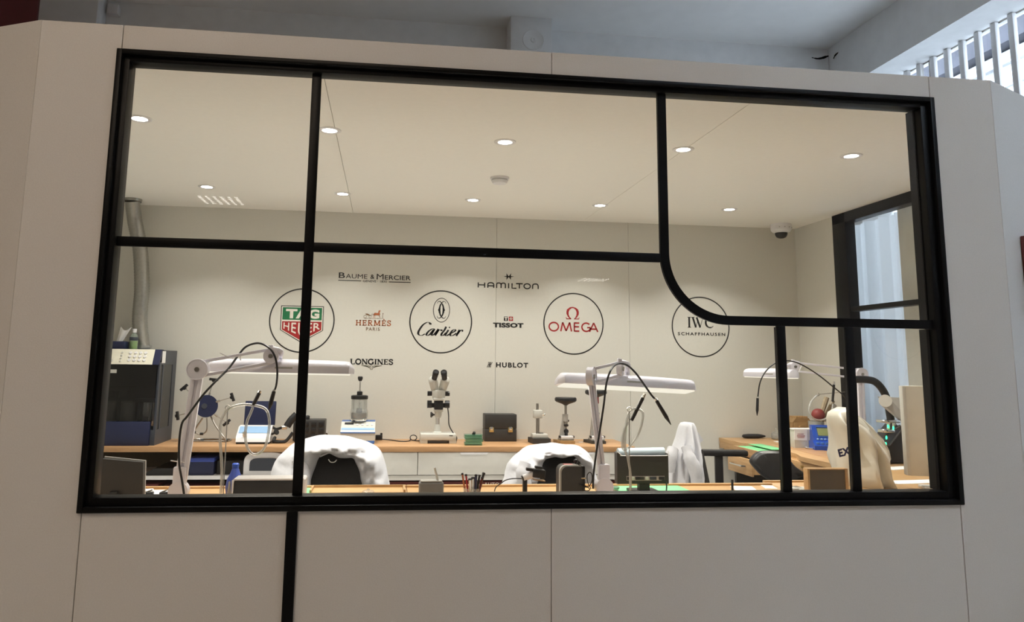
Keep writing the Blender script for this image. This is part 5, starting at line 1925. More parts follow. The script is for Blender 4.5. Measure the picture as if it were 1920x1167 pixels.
for px_, lab in ((279, 'small black clip on the bench beside the white cards'), (308, 'small black clip on the bench beside the lamp base')):
    q = atY(px_, 926, 0.66)
    t = thing('bench_clip', lab, 'clip', (q.x, 0.66, ZD))
    make('body', MB().box(-0.018, 0.018, -0.01, 0.012, 0, 0.018, 0.003), 'black', t)
    make('lever', MB().cyl((-0.01, 0, 0.018), (0.012, 0.004, 0.026), 0.003, n=8), 'steel', t)

# white rimmed case with dark front
Yc = 0.36
a, c = atY(437, 905, Yc), atY(571, 930, Yc)
t = thing('test_cabinet', 'low white rimmed case with a glossy black front on the left bench', 'case', ((a.x + c.x) / 2, Yc, ZD))
hw = (c.x - a.x) / 2
z1 = atY(500, 903, Yc).z - ZD
z2 = atY(500, 893, Yc).z - ZD
zrr = z1 + 0.004
make('front_panel', MB().box(-hw + 0.006, hw - 0.016, 0.0, 0.01, 0.0, z1), 'black', t)
make('shell', MB().prism([(-hw, 0), (-hw + 0.004, zrr), (hw - 0.010, zrr), (hw - 0.010, 0), (hw, 0), (hw, zrr + 0.001), (hw - 0.005, zrr + 0.006), (-hw + 0.004, zrr + 0.006), (-hw - 0.004, zrr)], -0.006, 0.085), 'white', t)
make('body', MB().box(-hw + 0.006, hw - 0.012, 0.012, 0.08, 0, z1), 'dgrey', t)

# blue rubber blower
q = atY(440, 905, 0.60)
t = thing('dust_blower', 'blue rubber bulb blower standing on the left bench', 'blower', (q.x, 0.60, ZD))
zt2 = atY(440, 869, 0.60).z - ZD
make('bulb', MB().lathe([(0, 0), (0.022, 0.0), (0.032, 0.02), (0.036, 0.045), (0.031, 0.075), (0.020, 0.098), (0.012, zt2 - 0.018), (0, zt2 - 0.018)], n=24), 'bluerub', t)
make('nozzle', MB().lathe([(0.009, zt2 - 0.022), (0.013, zt2 - 0.018), (0.014, zt2 - 0.004), (0.011, zt2), (0.004, zt2), (0.004, zt2 - 0.004), (0.0, zt2 - 0.004)], n=18), 'blue', t)
q = atY(431, 912, 0.48)
t = thing('tweezers_stand', 'steel tweezers standing in a small block on the left bench', 'tweezers', (q.x, 0.48, ZD))
make('block', MB().box(-0.014, 0.014, -0.012, 0.012, 0, 0.02, 0.002), 'woodbox', t)
for k, (dx, l) in enumerate(((-0.006, 0.012), (0.004, 0.002), (0.008, 0.010))):
    make('tweezers', MB().prism([(dx - 0.003, 0.018), (dx + 0.003, 0.018), (dx - 0.004 + l, 0.085), (dx - 0.010 + l, 0.085)], -0.004 + 0.006 * (k - 1), -0.001 + 0.006 * (k - 1)), 'steel', t)

# ================================================================== things on the middle bench
q = atY(690, 926, 0.66)
t = thing('glass_dial_cover', 'small round glass dust cover on the bench', 'dust cover', (q.x, 0.70, ZD))
make('dome', MB().lathe([(0.026, 0), (0.026, 0.006), (0.022, 0.011), (0.012, 0.014), (0.0, 0.015)], n=20), 'clear', t)
make('knob', MB().lathe([(0, 0.014), (0.005, 0.014), (0.006, 0.019), (0, 0.021)], n=12), 'clear', t)
Yq = 0.40
a, c = atY(786, 905, Yq), atY(832, 930, Yq)
t = thing('alcohol_dispenser', 'small grey rounded box with a pen standing in it', 'pen holder', ((a.x + c.x) / 2, Yq, ZD))
hw = (c.x - a.x) / 2
zt2 = a.z - ZD
make('box', MB().box(-hw, hw, 0, 0.055, 0, zt2, 0.009, 3), 'midgrey', t)
make('lid', MB().box(-hw + 0.006, hw - 0.006, 0.004, 0.05, zt2, zt2 + 0.004, 0.002), 'grey', t)
make('pen', MB().cyl((0.026, 0.02, zt2 + 0.002), (0.012, 0.02, zt2 + 0.052), 0.0048, n=10), 'lgrey', t)
q = atZ(850, 921, ZD)
tag(make('paper_strip', MB().box(q.x - 0.045, q.x + 0.045, 0.64, 0.70, ZD, ZD + 0.003), 'paper'), 'white paper strip between the grey pen holder and the tool cup', 'paper')

Yq = 0.50
q = atY(885, 920, Yq)
t = thing('tool_cup', 'clear tool cup full of screwdrivers and pens on the middle bench', 'tool cup', (q.x, Yq, ZD))
make('cup', MB().lathe([(0, 0), (0.034, 0), (0.036, 0.003), (0.036, 0.052), (0.034, 0.052), (0.034, 0.004), (0, 0.004)], n=24), 'clear', t)
tools = [((-0.022, 0.0), (-0.040, 0.104), 'inkorange', 0.004), ((-0.012, 0.01), (-0.024, 0.098), 'red', 0.004), ((-0.006, -0.01), (-0.010, 0.084), 'chrome', 0.0065), ((0.004, 0.0), (0.004, 0.088), 'chrome', 0.007), ((0.012, -0.012), (0.014, 0.100), 'navy', 0.005), ((0.016, 0.006), (0.030, 0.096), 'black', 0.0045), ((0.022, 0.012), (0.048, 0.104), 'black', 0.0055), ((0.020, -0.016), (0.038, 0.090), 'darkred', 0.0045)]
for (dx, dy), (tx_, tz_), mm, rr in tools:
    tl = make('tool', MB().cyl((dx, dy, 0.005), (tx_, dy, tz_), rr, n=10), mm, t)
    d = Vector((tx_ - dx, 0, tz_ - 0.005)).normalized()
    e = Vector((tx_, dy, tz_))
    make('tool_cap', MB().cyl(e, e + d * 0.006, rr * 1.35, rr * 1.1, 10), 'black' if mm != 'black' else 'dgrey', tl)

# small camera on a post
Yq = 0.55
q = atY(984, 920, Yq)
t = thing('inspection_camera', 'small black inspection camera on a short post with a cable', 'camera', (q.x, Yq, ZD))
b0 = Vector(t.location)
zz = lambda py: atY(984, py, Yq).z - ZD
make('foot', MB().lathe([(0, 0), (0.032, 0), (0.032, 0.008), (0.024, 0.018), (0, 0.02)], n=24), 'black', t)
make('post', MB().box(-0.009, 0.009, -0.009, 0.009, 0.018, zz(899), 0.002), 'black', t)
p0, p1 = atY(981, 897, Yq) - b0, atY(1000, 890, Yq) - b0
make('barrel', MB().cyl(p0, p1, 0.0135, n=18), 'white', t)
make('lens_ring', MB().cyl(p0 - (p1 - p0) * 0.12, p0, 0.011, 0.013, 16), 'black', t)
make('body', MB(Matrix.Translation(atY(1006, 888, Yq) - b0) @ Matrix.Rotation(0.12, 4, 'Y')).box(-0.018, 0.034, -0.02, 0.02, -0.016, 0.018, 0.004).box(-0.046, -0.018, -0.012, 0.012, 0.006, 0.018, 0.003).box(-0.010, 0.022, -0.012, 0.012, 0.020, 0.030, 0.003), 'black', t)
make('clip_plate', MB(Matrix.Translation(atY(1008, 900, Yq) - b0) @ Matrix.Rotation(0.12, 4, 'Y')).box(-0.02, 0.03, -0.018, 0.018, -0.002, 0.001), 'woodbox', t)
make('cable', off(b0).tube(W([(978, 898), (962, 898), (948, 901), (938, 908), (930, 914), (927, 922)], Yq), 0.0022, 6, smooth=5), 'black', t)

# rounded black meter seen from the side
Yq = 0.44
a, c = atY(1050, 873, Yq), atY(1099, 925, Yq)
t = thing('bench_instrument', 'rounded black bench instrument with a silver rim and plugs', 'instrument', (a.x, Yq, ZD))
b0 = Vector(t.location)
wv, hv = c.x - a.x, a.z - ZD
r_ = 0.026
prof = [(0.0, 0.0), (wv * 0.8, 0.0), (wv * 0.8, hv - 0.004), (wv * 0.72, hv)] + [(r_ - r_ * sin(pi / 2 * k / 8), hv - r_ + r_ * cos(pi / 2 * k / 8)) for k in range(9)]
make('rim', MB().prism(prof, 0.0, 0.020), 'grey', t)
make('body', MB().prism([(0.006 + p[0] * 0.99, p[1] * 0.965) for p in prof], -0.004, 0.10), 'dgrey', t)
make('plug_block', MB().box(wv * 0.80, wv * 0.97, 0.0, 0.06, 0.02, hv * 0.98, 0.004), 'black', t)
make('plug', MB().cyl((wv * 0.80, -0.002, hv * 0.66), (wv * 0.99, -0.002, hv * 0.66), 0.004, n=8), 'chrome', t)
make('socket', MB().box(wv * 0.45, wv * 0.80, -0.012, -0.004, 0.004, 0.045, 0.003), 'black', t)
make('switch', MB().cyl((wv * 0.74, 0.03, hv - 0.004), (wv * 0.80, 0.03, hv + 0.012), 0.007, n=10).ball((wv * 0.70, 0.04, hv + 0.012), 0.009, 12, 8), 'black', t)
make('red_window', MB().box(wv * 0.25, wv * 0.62, 0.02, 0.07, hv * 0.965, hv * 0.985, 0.002), 'redrub', t)  # plain red inset in the top of the body
make('cable', off(b0).tube(W([(1085, 908), (1098, 912), (1106, 918), (1100, 921), (1092, 918)], Yq - 0.01), 0.002, 6, smooth=5)
     .tube(W([(1088, 910), (1101, 914), (1109, 905), (1110, 892), (1106, 886), (1101, 892), (1102, 905), (1108, 917)], Yq - 0.015), 0.002, 6, smooth=5), 'black', t)

# small grey monitor with ports
Yq = 0.62
a, c = atY(1157, 850, Yq), atY(1254, 905, Yq)
t = thing('timing_monitor', 'small grey instrument seen from behind with a row of ports', 'monitor', ((a.x + c.x) / 2, Yq, ZD))
b0 = Vector(t.location)
hw = (c.x - a.x) / 2
zt2, zb2 = a.z - ZD, atY(1200, 908, Yq).z - ZD
rg = [(-hw, zb2), (hw, zb2), (hw, zt2 - 0.002), (hw - 0.008, zt2 - 0.012), (-hw + 0.022, zt2 - 0.012), (-hw + 0.006, zt2 + 0.004), (-hw, zt2)]
make('back_cover', MB().prism(rg, 0.0, 0.04), 'dgrey', t)
make('roll_top', MB().cyl((-hw + 0.014, 0.035, zt2 - 0.004), (hw - 0.008, 0.035, zt2 + 0.0), 0.021, n=20), 'palegrey', t)
make('edge_trim', MB().tube([(-hw + 0.002, -0.002, zt2 + 0.006), (-hw + 0.018, -0.002, zt2 - 0.008), (-hw + 0.03, -0.002, zt2 - 0.011), (hw - 0.012, -0.002, zt2 - 0.011), (hw - 0.002, -0.002, zt2 - 0.002), (hw - 0.001, -0.002, zt2 + 0.010)], 0.0016, 6, smooth=3), 'white', t)
zp0, zp1 = atY(1210, 901.5, Yq).z - ZD, atY(1210, 893, Yq).z - ZD
ps = make('port_plate', MB().box((1174 - 1205.5) / 48.5 * hw, (1246 - 1205.5) / 48.5 * hw, -0.002, 0.0, zp0, zp1), 'steel', t)
for px_, ww, mm in ((1178, 3, 'black'), (1186, 2.5, 'lgrey'), (1195, 4, 'black'), (1203, 4, 'dgrey'), (1212, 2.5, 'lgrey'), (1224, 6, 'slate'), (1240, 5, 'black')):
    u = (px_ - 1205.5) / 48.5 * hw
    k = ww / 48.5 * hw
    make('port', MB().box(u - k, u + k, -0.008, -0.002, zp0 + 0.003, zp1 - 0.003, 0.001), mm, ps)
make('vent', MB().box(hw * 0.25, hw * 0.85, -0.0008, 0.0, zt2 - 0.035, zt2 - 0.032), 'black', t)
make('stand', MB().box(-hw * 0.42, hw * 0.62, -0.02, 0.09, 0.0035, 0.016, 0.004).box(-hw * 0.15, hw * 0.25, 0.0, 0.03, 0.012, zb2 + 0.002), 'black', t)
make('cable', off(b0).tube(W([(1241, 900, Yq - 0.012), (1248, 903, Yq - 0.012), (1250, 912, Yq - 0.012), (1249, 925, Yq - 0.012)], Yq), 0.003, 6, smooth=4), 'black', t)
q = atZ(1145, 905, ZD)
t = thing('glass_dish', 'small clear dish on the green mat left of the grey instrument', 'dish', (atY(1143, 900, 0.70).x, 0.70, ZD + 0.003))
make('dish', MB().lathe([(0, 0), (0.036, 0), (0.042, 0.012), (0.040, 0.014), (0.034, 0.003), (0, 0.003)], n=24), 'clear', t)
make('lid', MB().lathe([(0, 0.014), (0.043, 0.014), (0.043, 0.018), (0.008, 0.021), (0.006, 0.03), (0, 0.031)], n=24), 'jade', t)

for px_, y0_, y1_, wpx, lab in ((1371, 0.66, 0.82, 40, 'folded white note paper on the bench near the black peg'), (1426, 0.74, 0.84, 22, 'pale yellow note on the bench left of the vertical window bar')):
    q = atZ(px_, 909, ZD)
    s_ = S(px_, 909, 0.75)
    MxR = Matrix.Translation((q.x, (y0_ + y1_) / 2, ZD)) @ Matrix.Rotation(-0.25, 4, 'Z')
    t = tag(make('note_paper', MB(MxR).box(-wpx * s_ / 2, wpx * s_ / 2, (y0_ - y1_) / 2, (y1_ - y0_) / 2, 0, 0.002), 'paper' if wpx > 30 else 'cream'), lab, 'note')
q = atY(1373.5, 920, 0.36)
t = thing('bench_peg', 'black upright peg at the front of the middle bench', 'peg', (q.x, 0.36, ZD))
make('rod', MB().cyl((0, 0, 0), (0, 0, atY(1373, 900, 0.36).z - ZD), 0.0048, n=12), 'black', t)
make('base', MB().lathe([(0, 0), (0.018, 0), (0.018, 0.006), (0, 0.007)], n=16), 'black', t)
q = atZ(1452, 912, ZD)
t = thing('acrylic_holder', 'clear acrylic holder at the left end of the corner bench', 'holder', (q.x, 0.66, ZD))
make('block', MB().box(-0.035, 0.04, -0.03, 0.03, 0, 0.022, 0.003), 'clear', t)
make('insert', MB().box(-0.02, 0.025, -0.015, 0.015, 0.004, 0.016, 0.002), 'lgrey', t)

# beige framed board
Yq = 0.42
a, c = atY(1513, 880, Yq), atY(1591, 925, Yq)
t = thing('framed_board', 'brown board in a pale wooden frame standing behind the right window bars', 'board', (a.x, Yq, ZD))
wv, hv = c.x - a.x, atY(1550, 879, Yq).z - ZD
make('board', MB().box(0.010, wv - 0.006, 0.0, 0.006, 0.0, hv - 0.004), 'kraft', t)
make('frame', MB().box(0, 0.010, -0.004, 0.03, 0, hv, 0.001).box(wv - 0.012, wv, -0.004, 0.03, 0, hv, 0.001).box(0.010, wv - 0.012, -0.004, 0.03, hv - 0.005, hv, 0.001), 'bench', t)
make('foot', MB().box(0.02, wv - 0.02, 0.03, 0.09, 0, 0.01, 0.002), 'bench', t)
# mirror plate lying at the corner bench
q = atZ(1494, 911, ZD)
tag(make('steel_plate', MB().box(q.x - 0.10, q.x + 0.07, 0.56, 0.78, ZD, ZD + 0.004, 0.001), 'lgrey'), 'flat grey plate lying on the corner bench beside the framed board', 'plate')

# ================================================================== chairs and lab coats
def resample(pts, n):
    P = [Vector(p) for p in pts]
    P = catmull(P, 8)
    L_ = [0.0]
    for i in range(1, len(P)):
        L_.append(L_[-1] + (P[i] - P[i - 1]).length)
    out = []
    j = 0
    for k in range(n):
        s = L_[-1] * k / (n - 1)
        while j < len(L_) - 2 and L_[j + 1] < s:
            j += 1
        f_ = (s - L_[j]) / max(1e-9, L_[j + 1] - L_[j])
        out.append(P[j].lerp(P[j + 1], min(1, f_)))
    return out


def office_chair(label, cx, Y, rz, wb, zt, z0b, group='office chairs', seat_z=0.62, arms=0.0, mat_b='blackfab', lean=0.06):
    t = thing('office_chair', label, 'chair', (cx, Y, 0), rz, group)
    # local: backrest at +y side, seat towards -y
    def back(u, v, side):
        x = (u - 0.5) * wb * (1 - 0.16 * v * v)
        z = z0b + (zt - z0b) * v
        yv = 0.06 * (2 * (u - 0.5)) ** 2 * -1 + lean * v + (0.045 if side else 0.0)
        edge = max(abs(2 * u - 1) ** 6, abs(2 * v - 1) ** 6)
        yv += (0.018 if not side else -0.018) * edge
        return Vector((x, yv, z))
    n, m = 14, 10
    vs, fs = [], []
    for side in (0, 1):
        for i in range(n + 1):
            for j in range(m + 1):
                vs.append(back(i / n, j / m, side))
    o = (n + 1) * (m + 1)
    for i in range(n):
        for j in range(m):
            a = i * (m + 1) + j
            fs.append((a, a + m + 1, a + m + 2, a + 1))
            fs.append((o + a, o + a + 1, o + a + m + 2, o + a + m + 1))
    for i in range(n):
        for j in (0, m):
            a, b2 = i * (m + 1) + j, (i + 1) * (m + 1) + j
            fs.append((a, b2, o + b2, o + a))
    for j in range(m):
        for i in (0, n):
            a, b2 = i * (m + 1) + j, i * (m + 1) + j + 1
            fs.append((a, b2, o + b2, o + a))
    make('backrest', MB().add(vs, fs), mat_b, t)
    make('back_support', MB().box(-0.03, 0.03, 0.05, 0.07, seat_z - 0.06, z0b + 0.15, 0.006).box(-0.03, 0.03, -0.15, 0.07, seat_z - 0.075, seat_z - 0.055, 0.004), 'black', t)
    make('seat', MB().box(-0.235, 0.235, -0.46, 0.02, seat_z - 0.05, seat_z + 0.03, 0.03, 3), mat_b, t)
    make('gas_column', MB().cyl((0, -0.2, 0.10), (0, -0.2, seat_z - 0.05), 0.025, n=16), 'steel', t)
    for k in range(5):
        a = 2 * pi * k / 5 + 0.3
        e = Vector((0.28 * cos(a), -0.2 + 0.28 * sin(a), 0.075))
        lg = make('leg', MB().tube([(0, -0.2, 0.12), e], 0.018, 8), 'black', t)
        make('caster', MB().cyl(e + Vector((-0.012, 0, -0.045)), e + Vector((0.012, 0, -0.045)), 0.03, n=16), 'black', lg)
    if arms:
        for sx in (1,):
            am = make('armrest', MB().box(sx * 0.27 - 0.035, sx * 0.27 + 0.035, -0.36, -0.02, arms - 0.02, arms + 0.02, 0.014), 'black', t)
            make('arm_post', MB().box(sx * 0.27 - 0.015, sx * 0.27 + 0.015, -0.2, -0.15, seat_z - 0.04, arms - 0.02, 0.004).box(min(sx * 0.27, 0.0), max(sx * 0.27, 0.0), -0.2, -0.15, seat_z - 0.06, seat_z - 0.04), 'black', am)
    return t


def fold_noise(p, s, k):
    return (noise.noise(Vector((p[0] * s, p[1] * s, p[2] * s)) + Vector((k, 0, 0))))


def draped_coat(label, outer, inner, Y, seed, collar=None):
    NU, NV = 64, 26
    O = resample([atY(x, y, Y) for x, y in outer], NU + 1)
    I = resample([atY(x, y, Y) for x, y in inner], NU + 1)
    c0 = sum((p for p in O), Vector()) / len(O)
    b0 = Vector((c0.x, Y, min(p.z for p in O)))
    t = thing('lab_coat', label, 'lab coat', b0, 0, 'white lab coats on the chairs')
    vs = []
    for i in range(NU + 1):
        u = i / NU
        o_, q_ = O[i], I[i]
        for j in range(NV + 1):
            v = j / NV
            if v < 0.5:                      # front: inner hem up to the outline
                k = v / 0.5
                p = q_.lerp(o_, k)
                dy = -0.045 - 0.055 * sin(pi * min(1, k * 0.9)) + 0.05 * k * k
            elif v < 0.62:
                k = (v - 0.5) / 0.12
                p = o_ + Vector((0, 0, 0.012 * sin(pi * k)))
                dy = 0.005 + 0.09 * k
            else:
                k = (v - 0.62) / 0.38
                p = o_.lerp(Vector((c0.x + (o_.x - c0.x) * 0.93, 0, max(o_.z - 0.26, b0.z - 0.12))), k)
                dy = 0.095 + 0.04 * sin(pi * k * 0.5)
            # radial pleats from the shoulders, plus fine crumples
            ed = sin(pi * min(1, v / 0.5)) if v < 0.5 else 0.35
            wv = 0.024 * (1 - abs(sin(u * 19 + 2.5 * sin(u * 7 + seed) + v * 4))) * ed
            wv += 0.060 * abs(fold_noise((u * 7, v * 3, seed), 1.0, seed)) * (0.4 + ed)
            wv += 0.040 * abs(fold_noise((u * 16, v * 7, seed), 1.0, seed + 5)) * (0.4 + ed)
            nx = 0.014 * fold_noise((u * 9, v * 4, seed + 2), 1.0, 3)
            nz = 0.010 * fold_noise((u * 8, v * 5, seed + 7), 1.0, 9)
            vs.append(Vector((p.x + nx, Y + dy - wv, p.z + nz)) - b0)
    fs = []
    for i in range(NU):
        for j in range(NV):
            a = i * (NV + 1) + j
            fs.append((a, a + NV + 1, a + NV + 2, a + 1))
    bd = make('body', MB().add(vs, fs), 'coat', t, angle=3.2)
    sm = bd.modifiers.new('cloth_thickness', 'SOLIDIFY')
    sm.thickness = 0.003
    if collar:
        mb = off(b0)
        cp_ = [atY(x, y, Y - 0.085) for x, y in collar]
        cc = catmull([Vector(p) for p in cp_], 5)
        up = [p + Vector((0, 0.03, 0.022)) for p in cc]
        n0 = len(cc)
        mb.add(cc + up, [(i, i + 1, n0 + i + 1, n0 + i) for i in range(n0 - 1)])
        cl = make('collar', mb, 'coat', t)
        cl.modifiers.new('cloth_thickness', 'SOLIDIFY').thickness = 0.004
    return t, b0


# chair 1
Yc = 1.38
a, c = atY(586, 900, Yc), atY(688, 900, Yc)
office_chair('black office chair under a white lab coat at the left bench', (a.x + c.x) / 2, Yc, 0, (c.x - a.x) * 1.28, atY(640, 840, Yc).z, 0.70, lean=0.02)
t, b0 = draped_coat('wide white lab coat draped over the chair at the left bench',
                    [(500, 936), (507, 890), (524, 858), (551, 836), (590, 825), (640, 823), (680, 829), (706, 846), (718, 868), (727, 900), (731, 936)],
                    [(583, 936), (586, 905), (590, 884), (596, 860), (610, 850), (636, 856), (660, 858), (668, 868), (676, 890), (684, 912), (692, 936)], Yc, 1.3,
                    [(600, 857), (620, 849), (640, 852)])
make('sleeve', off(b0).tube([atY(556, 862, Yc - 0.11), atY(566, 882, Yc - 0.12), atY(570, 900, Yc - 0.12), atY(568, 925, Yc - 0.11)], [0.030, 0.034, 0.032, 0.028, 0.026], 12, smooth=5), 'coat', t)
make('hanger_loop', off(b0).tube(W([(616, 862, Yc - 0.09), (620, 867, Yc - 0.1), (627, 867, Yc - 0.1), (631, 863, Yc - 0.09)], Yc), 0.0025, 6, smooth=4), 'lgrey', t)
# chair 2
Yc = 1.42
a, c = atY(1006, 900, Yc), atY(1096, 900, Yc)
office_chair('black office chair under a white lab coat at the middle bench', (a.x + c.x) / 2, Yc, 0, (c.x - a.x) * 1.28, atY(1050, 850, Yc).z, 0.70, lean=0.02)
t, b0 = draped_coat('white lab coat draped over the chair at the middle bench',
                    [(938, 936), (948, 900), (958, 872), (976, 852), (1005, 839), (1040, 836), (1075, 839), (1100, 850), (1112, 868), (1118, 900), (1120, 936)],
                    [(1000, 936), (1004, 908), (1010, 888), (1019, 862), (1034, 856), (1052, 858), (1072, 854), (1083, 866), (1090, 885), (1094, 908), (1098, 936)], Yc, 5.1,
                    [(1024, 857), (1046, 852), (1070, 853)])
make('sleeve', off(b0).tube([atY(985, 868, Yc - 0.11), atY(980, 888, Yc - 0.12), atY(984, 908, Yc - 0.12), atY(985, 930, Yc - 0.11)], [0.03, 0.036, 0.036, 0.03], 12, smooth=5), 'coat', t)

# chair 3 seen from the side, coat hanging over its back
Yc = 1.95
xk = atY(1291, 850, Yc).x
zt_c = atY(1291, 800, Yc).z
office_chair('dark office chair seen from the side beneath the hanging lab coat', xk + 0.085, Yc, 1.42, 0.24, zt_c - 0.13, 0.66, seat_z=0.58, arms=0.965, mat_b='dgrey', lean=0.06)
rows = [  # py, left px, right px of the coat outline
    (792.5, 1283, 1296), (794, 1278, 1300), (800, 1275, 1303), (812, 1272, 1306), (826, 1269, 1309), (838, 1265, 1311), (848, 1261, 1313), (860, 1258, 1315), (874, 1256, 1317.5), (890, 1255, 1319.5), (905, 1254, 1321), (925, 1253, 1322), (950, 1252, 1323)]
b0 = Vector((xk, Yc, atY(1291, 950, Yc).z))
t = thing('lab_coat', 'narrow white lab coat hanging over the chair beside the right bench', 'lab coat', b0, 0, 'white lab coats on the chairs')
rg = []
NR = 72
for k, (py, lx, rx) in enumerate(rows):
    L_, R_ = atY(lx, py, Yc), atY(rx, py, Yc)
    cx_, hw_ = (L_.x + R_.x) / 2, (R_.x - L_.x) / 2
    dep = 0.06 + 0.10 * min(1, k / 6)
    g = min(1.0, k / 5)
    ring = []
    for q in range(NR):
        a = 2 * pi * q / NR
        fl = 1 + g * (0.10 * (1 - 2 * abs(sin(4 * a + 0.2 * k))) + 0.06 * sin(11 * a + 1.3 + 0.12 * k) + 0.16 * fold_noise((cos(a) * 2.2, sin(a) * 2.2, k * 0.22), 1.0, 2.0))
        fx = 1 + 0.25 * (fl - 1)
        ring.append(Vector((cx_ + hw_ * cos(a) * fx, Yc + dep * sin(a) * (0.8 + 0.9 * (fl - 1) * 2.2), L_.z + g * 0.008 * sin(5 * a + k))) - b0)
    rg.append(ring)
make('body', MB().rings(rg), 'coat', t, angle=3.2)
make('sleeve', off(b0).tube([atY(1262, 842, Yc - 0.10), atY(1258, 860, Yc - 0.12), atY(1257, 885, Yc - 0.11)], [0.034, 0.036, 0.03, 0.025], 12, smooth=5), 'coat', t)
make('sleeve', off(b0).tube([atY(1286, 838, Yc - 0.13), atY(1294, 862, Yc - 0.16), atY(1303, 880, Yc - 0.16), atY(1308, 915, Yc - 0.14)], [0.03, 0.038, 0.04, 0.036], 12, smooth=5), 'coat', t)
cfp = [[(1303, 806), (1310, 812), (1308, 826), (1304, 820)], [(1310, 812), (1319, 826), (1314, 830), (1308, 826)], [(1307, 836), (1314, 838), (1316, 846), (1309, 844)]]
mb = off(b0)
for q in cfp:
    pp = [atY(x, y, Yc - 0.03) for x, y in q]
    pk = [p + Vector((0, 0.05, 0)) for p in pp]
    mb.add(pp + pk, [(0, 1, 2, 3), (7, 6, 5, 4), (0, 4, 5, 1), (1, 5, 6, 2), (2, 6, 7, 3), (3, 7, 4, 0)])
make('lapel', mb, 'coat', t)

# chair 4: black leather chair at the right bench, turned and leaning away
p = atY(1455, 880, 1.85)
Yc = 1.82
t = thing('leather_chair', 'black leather chair pushed in at the right bench', 'chair', (p.x, Yc, 0))
b0 = Vector(t.location)
ol = [(1411, 866), (1421, 852), (1434, 847), (1462, 847), (1476, 854), (1492, 874), (1510, 888), (1506, 896), (1480, 904), (1454, 904), (1436, 896), (1420, 880)]
fr = catmull([atY(x, y, Yc - 0.08) for x, y in ol], 5, True)
cc = sum(fr, Vector()) / len(fr)
rg = []
for s, dy in ((0.55, -0.012), (0.86, -0.008), (0.97, 0.006), (1.0, 0.028), (0.97, 0.055), (0.85, 0.07)):
    rg.append([cc + (q - cc) * s + Vector((0, dy, 0)) - b0 for q in fr])
make('backrest', MB().rings(rg), 'blacklth', t)
make('seat', MB().box(-0.22, 0.24, -0.1 + 0.12, 0.50, 0.55, 0.63, 0.03, 3), 'blacklth', t)
make('back_support', MB().box(-0.02, 0.02, 0.02, 0.05, 0.50, 0.86, 0.006), 'black', t)
make('gas_column', MB().cyl((0, 0.22, 0.1), (0, 0.22, 0.55), 0.025, n=16), 'steel', t)
for k in range(5):
    a = 2 * pi * k / 5
    e = Vector((0.27 * cos(a), 0.22 + 0.27 * sin(a), 0.075))
    lg = make('leg', MB().tube([(0, 0.22, 0.12), e], 0.018, 8), 'black', t)
    make('caster', MB().cyl(e + Vector((-0.012, 0, -0.045)), e + Vector((0.012, 0, -0.045)), 0.03, n=16), 'black', lg)

# ================================================================== right bench
RX1, RY0, RY1 = XR - 0.03, 1.46, 3.15
t = thing('side_bench', 'light maple watchmaker bench along the right wall', 'workbench', (3.56, RY0, 0))
X0_, Y0_ = 3.56, RY0
poly = [(0, 0), (RX1 - X0_, 0), (RX1 - X0_, RY1 - Y0_), (0.0, RY1 - Y0_), (0.0, 2.78 - Y0_), (0.05, 2.68 - Y0_), (0.06, 2.3 - Y0_), (0.05, 2.1 - Y0_), (0.0, 1.95 - Y0_)]
make('top', MB().prism(poly, ZR - 0.03, ZR, 'xy'), 'bench_y', t)
make('apron', MB().box(0.03, 0.05, 0.02, RY1 - Y0_ - 0.02, ZR - 0.10, ZR - 0.03), 'bench_y', t)
make('end_block', MB().box(0.002, 0.06, 2.86 - Y0_, RY1 - Y0_, ZR - 0.075, ZR - 0.03, 0.002), 'bench_y', t)
make('inlay', MB().prism([(0.20, 2.66 - Y0_), (0.42, 2.66 - Y0_), (0.24, 1.74 - Y0_), (0.12, 1.86 - Y0_)], ZR, ZR + 0.0015, 'xy'), 'ctop', t)
for y0_, y1_ in ((1.50, 1.70), (1.72, 2.18)):
    d = make('drawer', MB().box(0.012, 0.03, y0_ - Y0_, y1_ - Y0_, ZR - 0.092, ZR - 0.034, 0.002), 'bench_y', t)
    make('knob', MB().cyl((0.012, (y0_ + y1_) / 2 - Y0_, ZR - 0.063), (-0.004, (y0_ + y1_) / 2 - Y0_, ZR - 0.063), 0.008, n=12), 'brass', d)
tr = make('pull_out_tray', MB().box(-0.11, 0.20, 2.28 - Y0_, 2.66 - Y0_, ZR - 0.066, ZR - 0.034, 0.002).box(-0.11, -0.098, 2.28 - Y0_, 2.66 - Y0_, ZR - 0.034, ZR - 0.008).box(-0.098, 0.03, 2.28 - Y0_, 2.29 - Y0_, ZR - 0.034, ZR - 0.008), 'bench_y', t)
make('green_mat', MB().box(-0.097, 0.055, 2.292 - Y0_, 2.64 - Y0_, ZR - 0.034 if False else ZR - 0.012, ZR - 0.009), 'green', tr)
dw = make('open_drawer', MB().box(-0.17, -0.155, 2.27 - Y0_, 2.63 - Y0_, 0.80, 0.908, 0.002).box(-0.155, 0.10, 2.29 - Y0_, 2.30 - Y0_, 0.81, 0.87).box(-0.155, 0.10, 2.60 - Y0_, 2.61 - Y0_, 0.81, 0.87).box(-0.155, 0.10, 2.30 - Y0_, 2.60 - Y0_, 0.81, 0.818), 'bench_y', t)
make('bar_handle', MB().tube([(-0.172, 2.36 - Y0_, 0.858), (-0.195, 2.365 - Y0_, 0.858), (-0.195, 2.535 - Y0_, 0.858), (-0.172, 2.54 - Y0_, 0.858)], 0.006, 8), 'chrome', dw)
make('mat_panel', MB().box(0.0, 0.10, 2.31 - Y0_, 2.66 - Y0_, ZR, ZR + 0.003, 0.001), 'green', t)
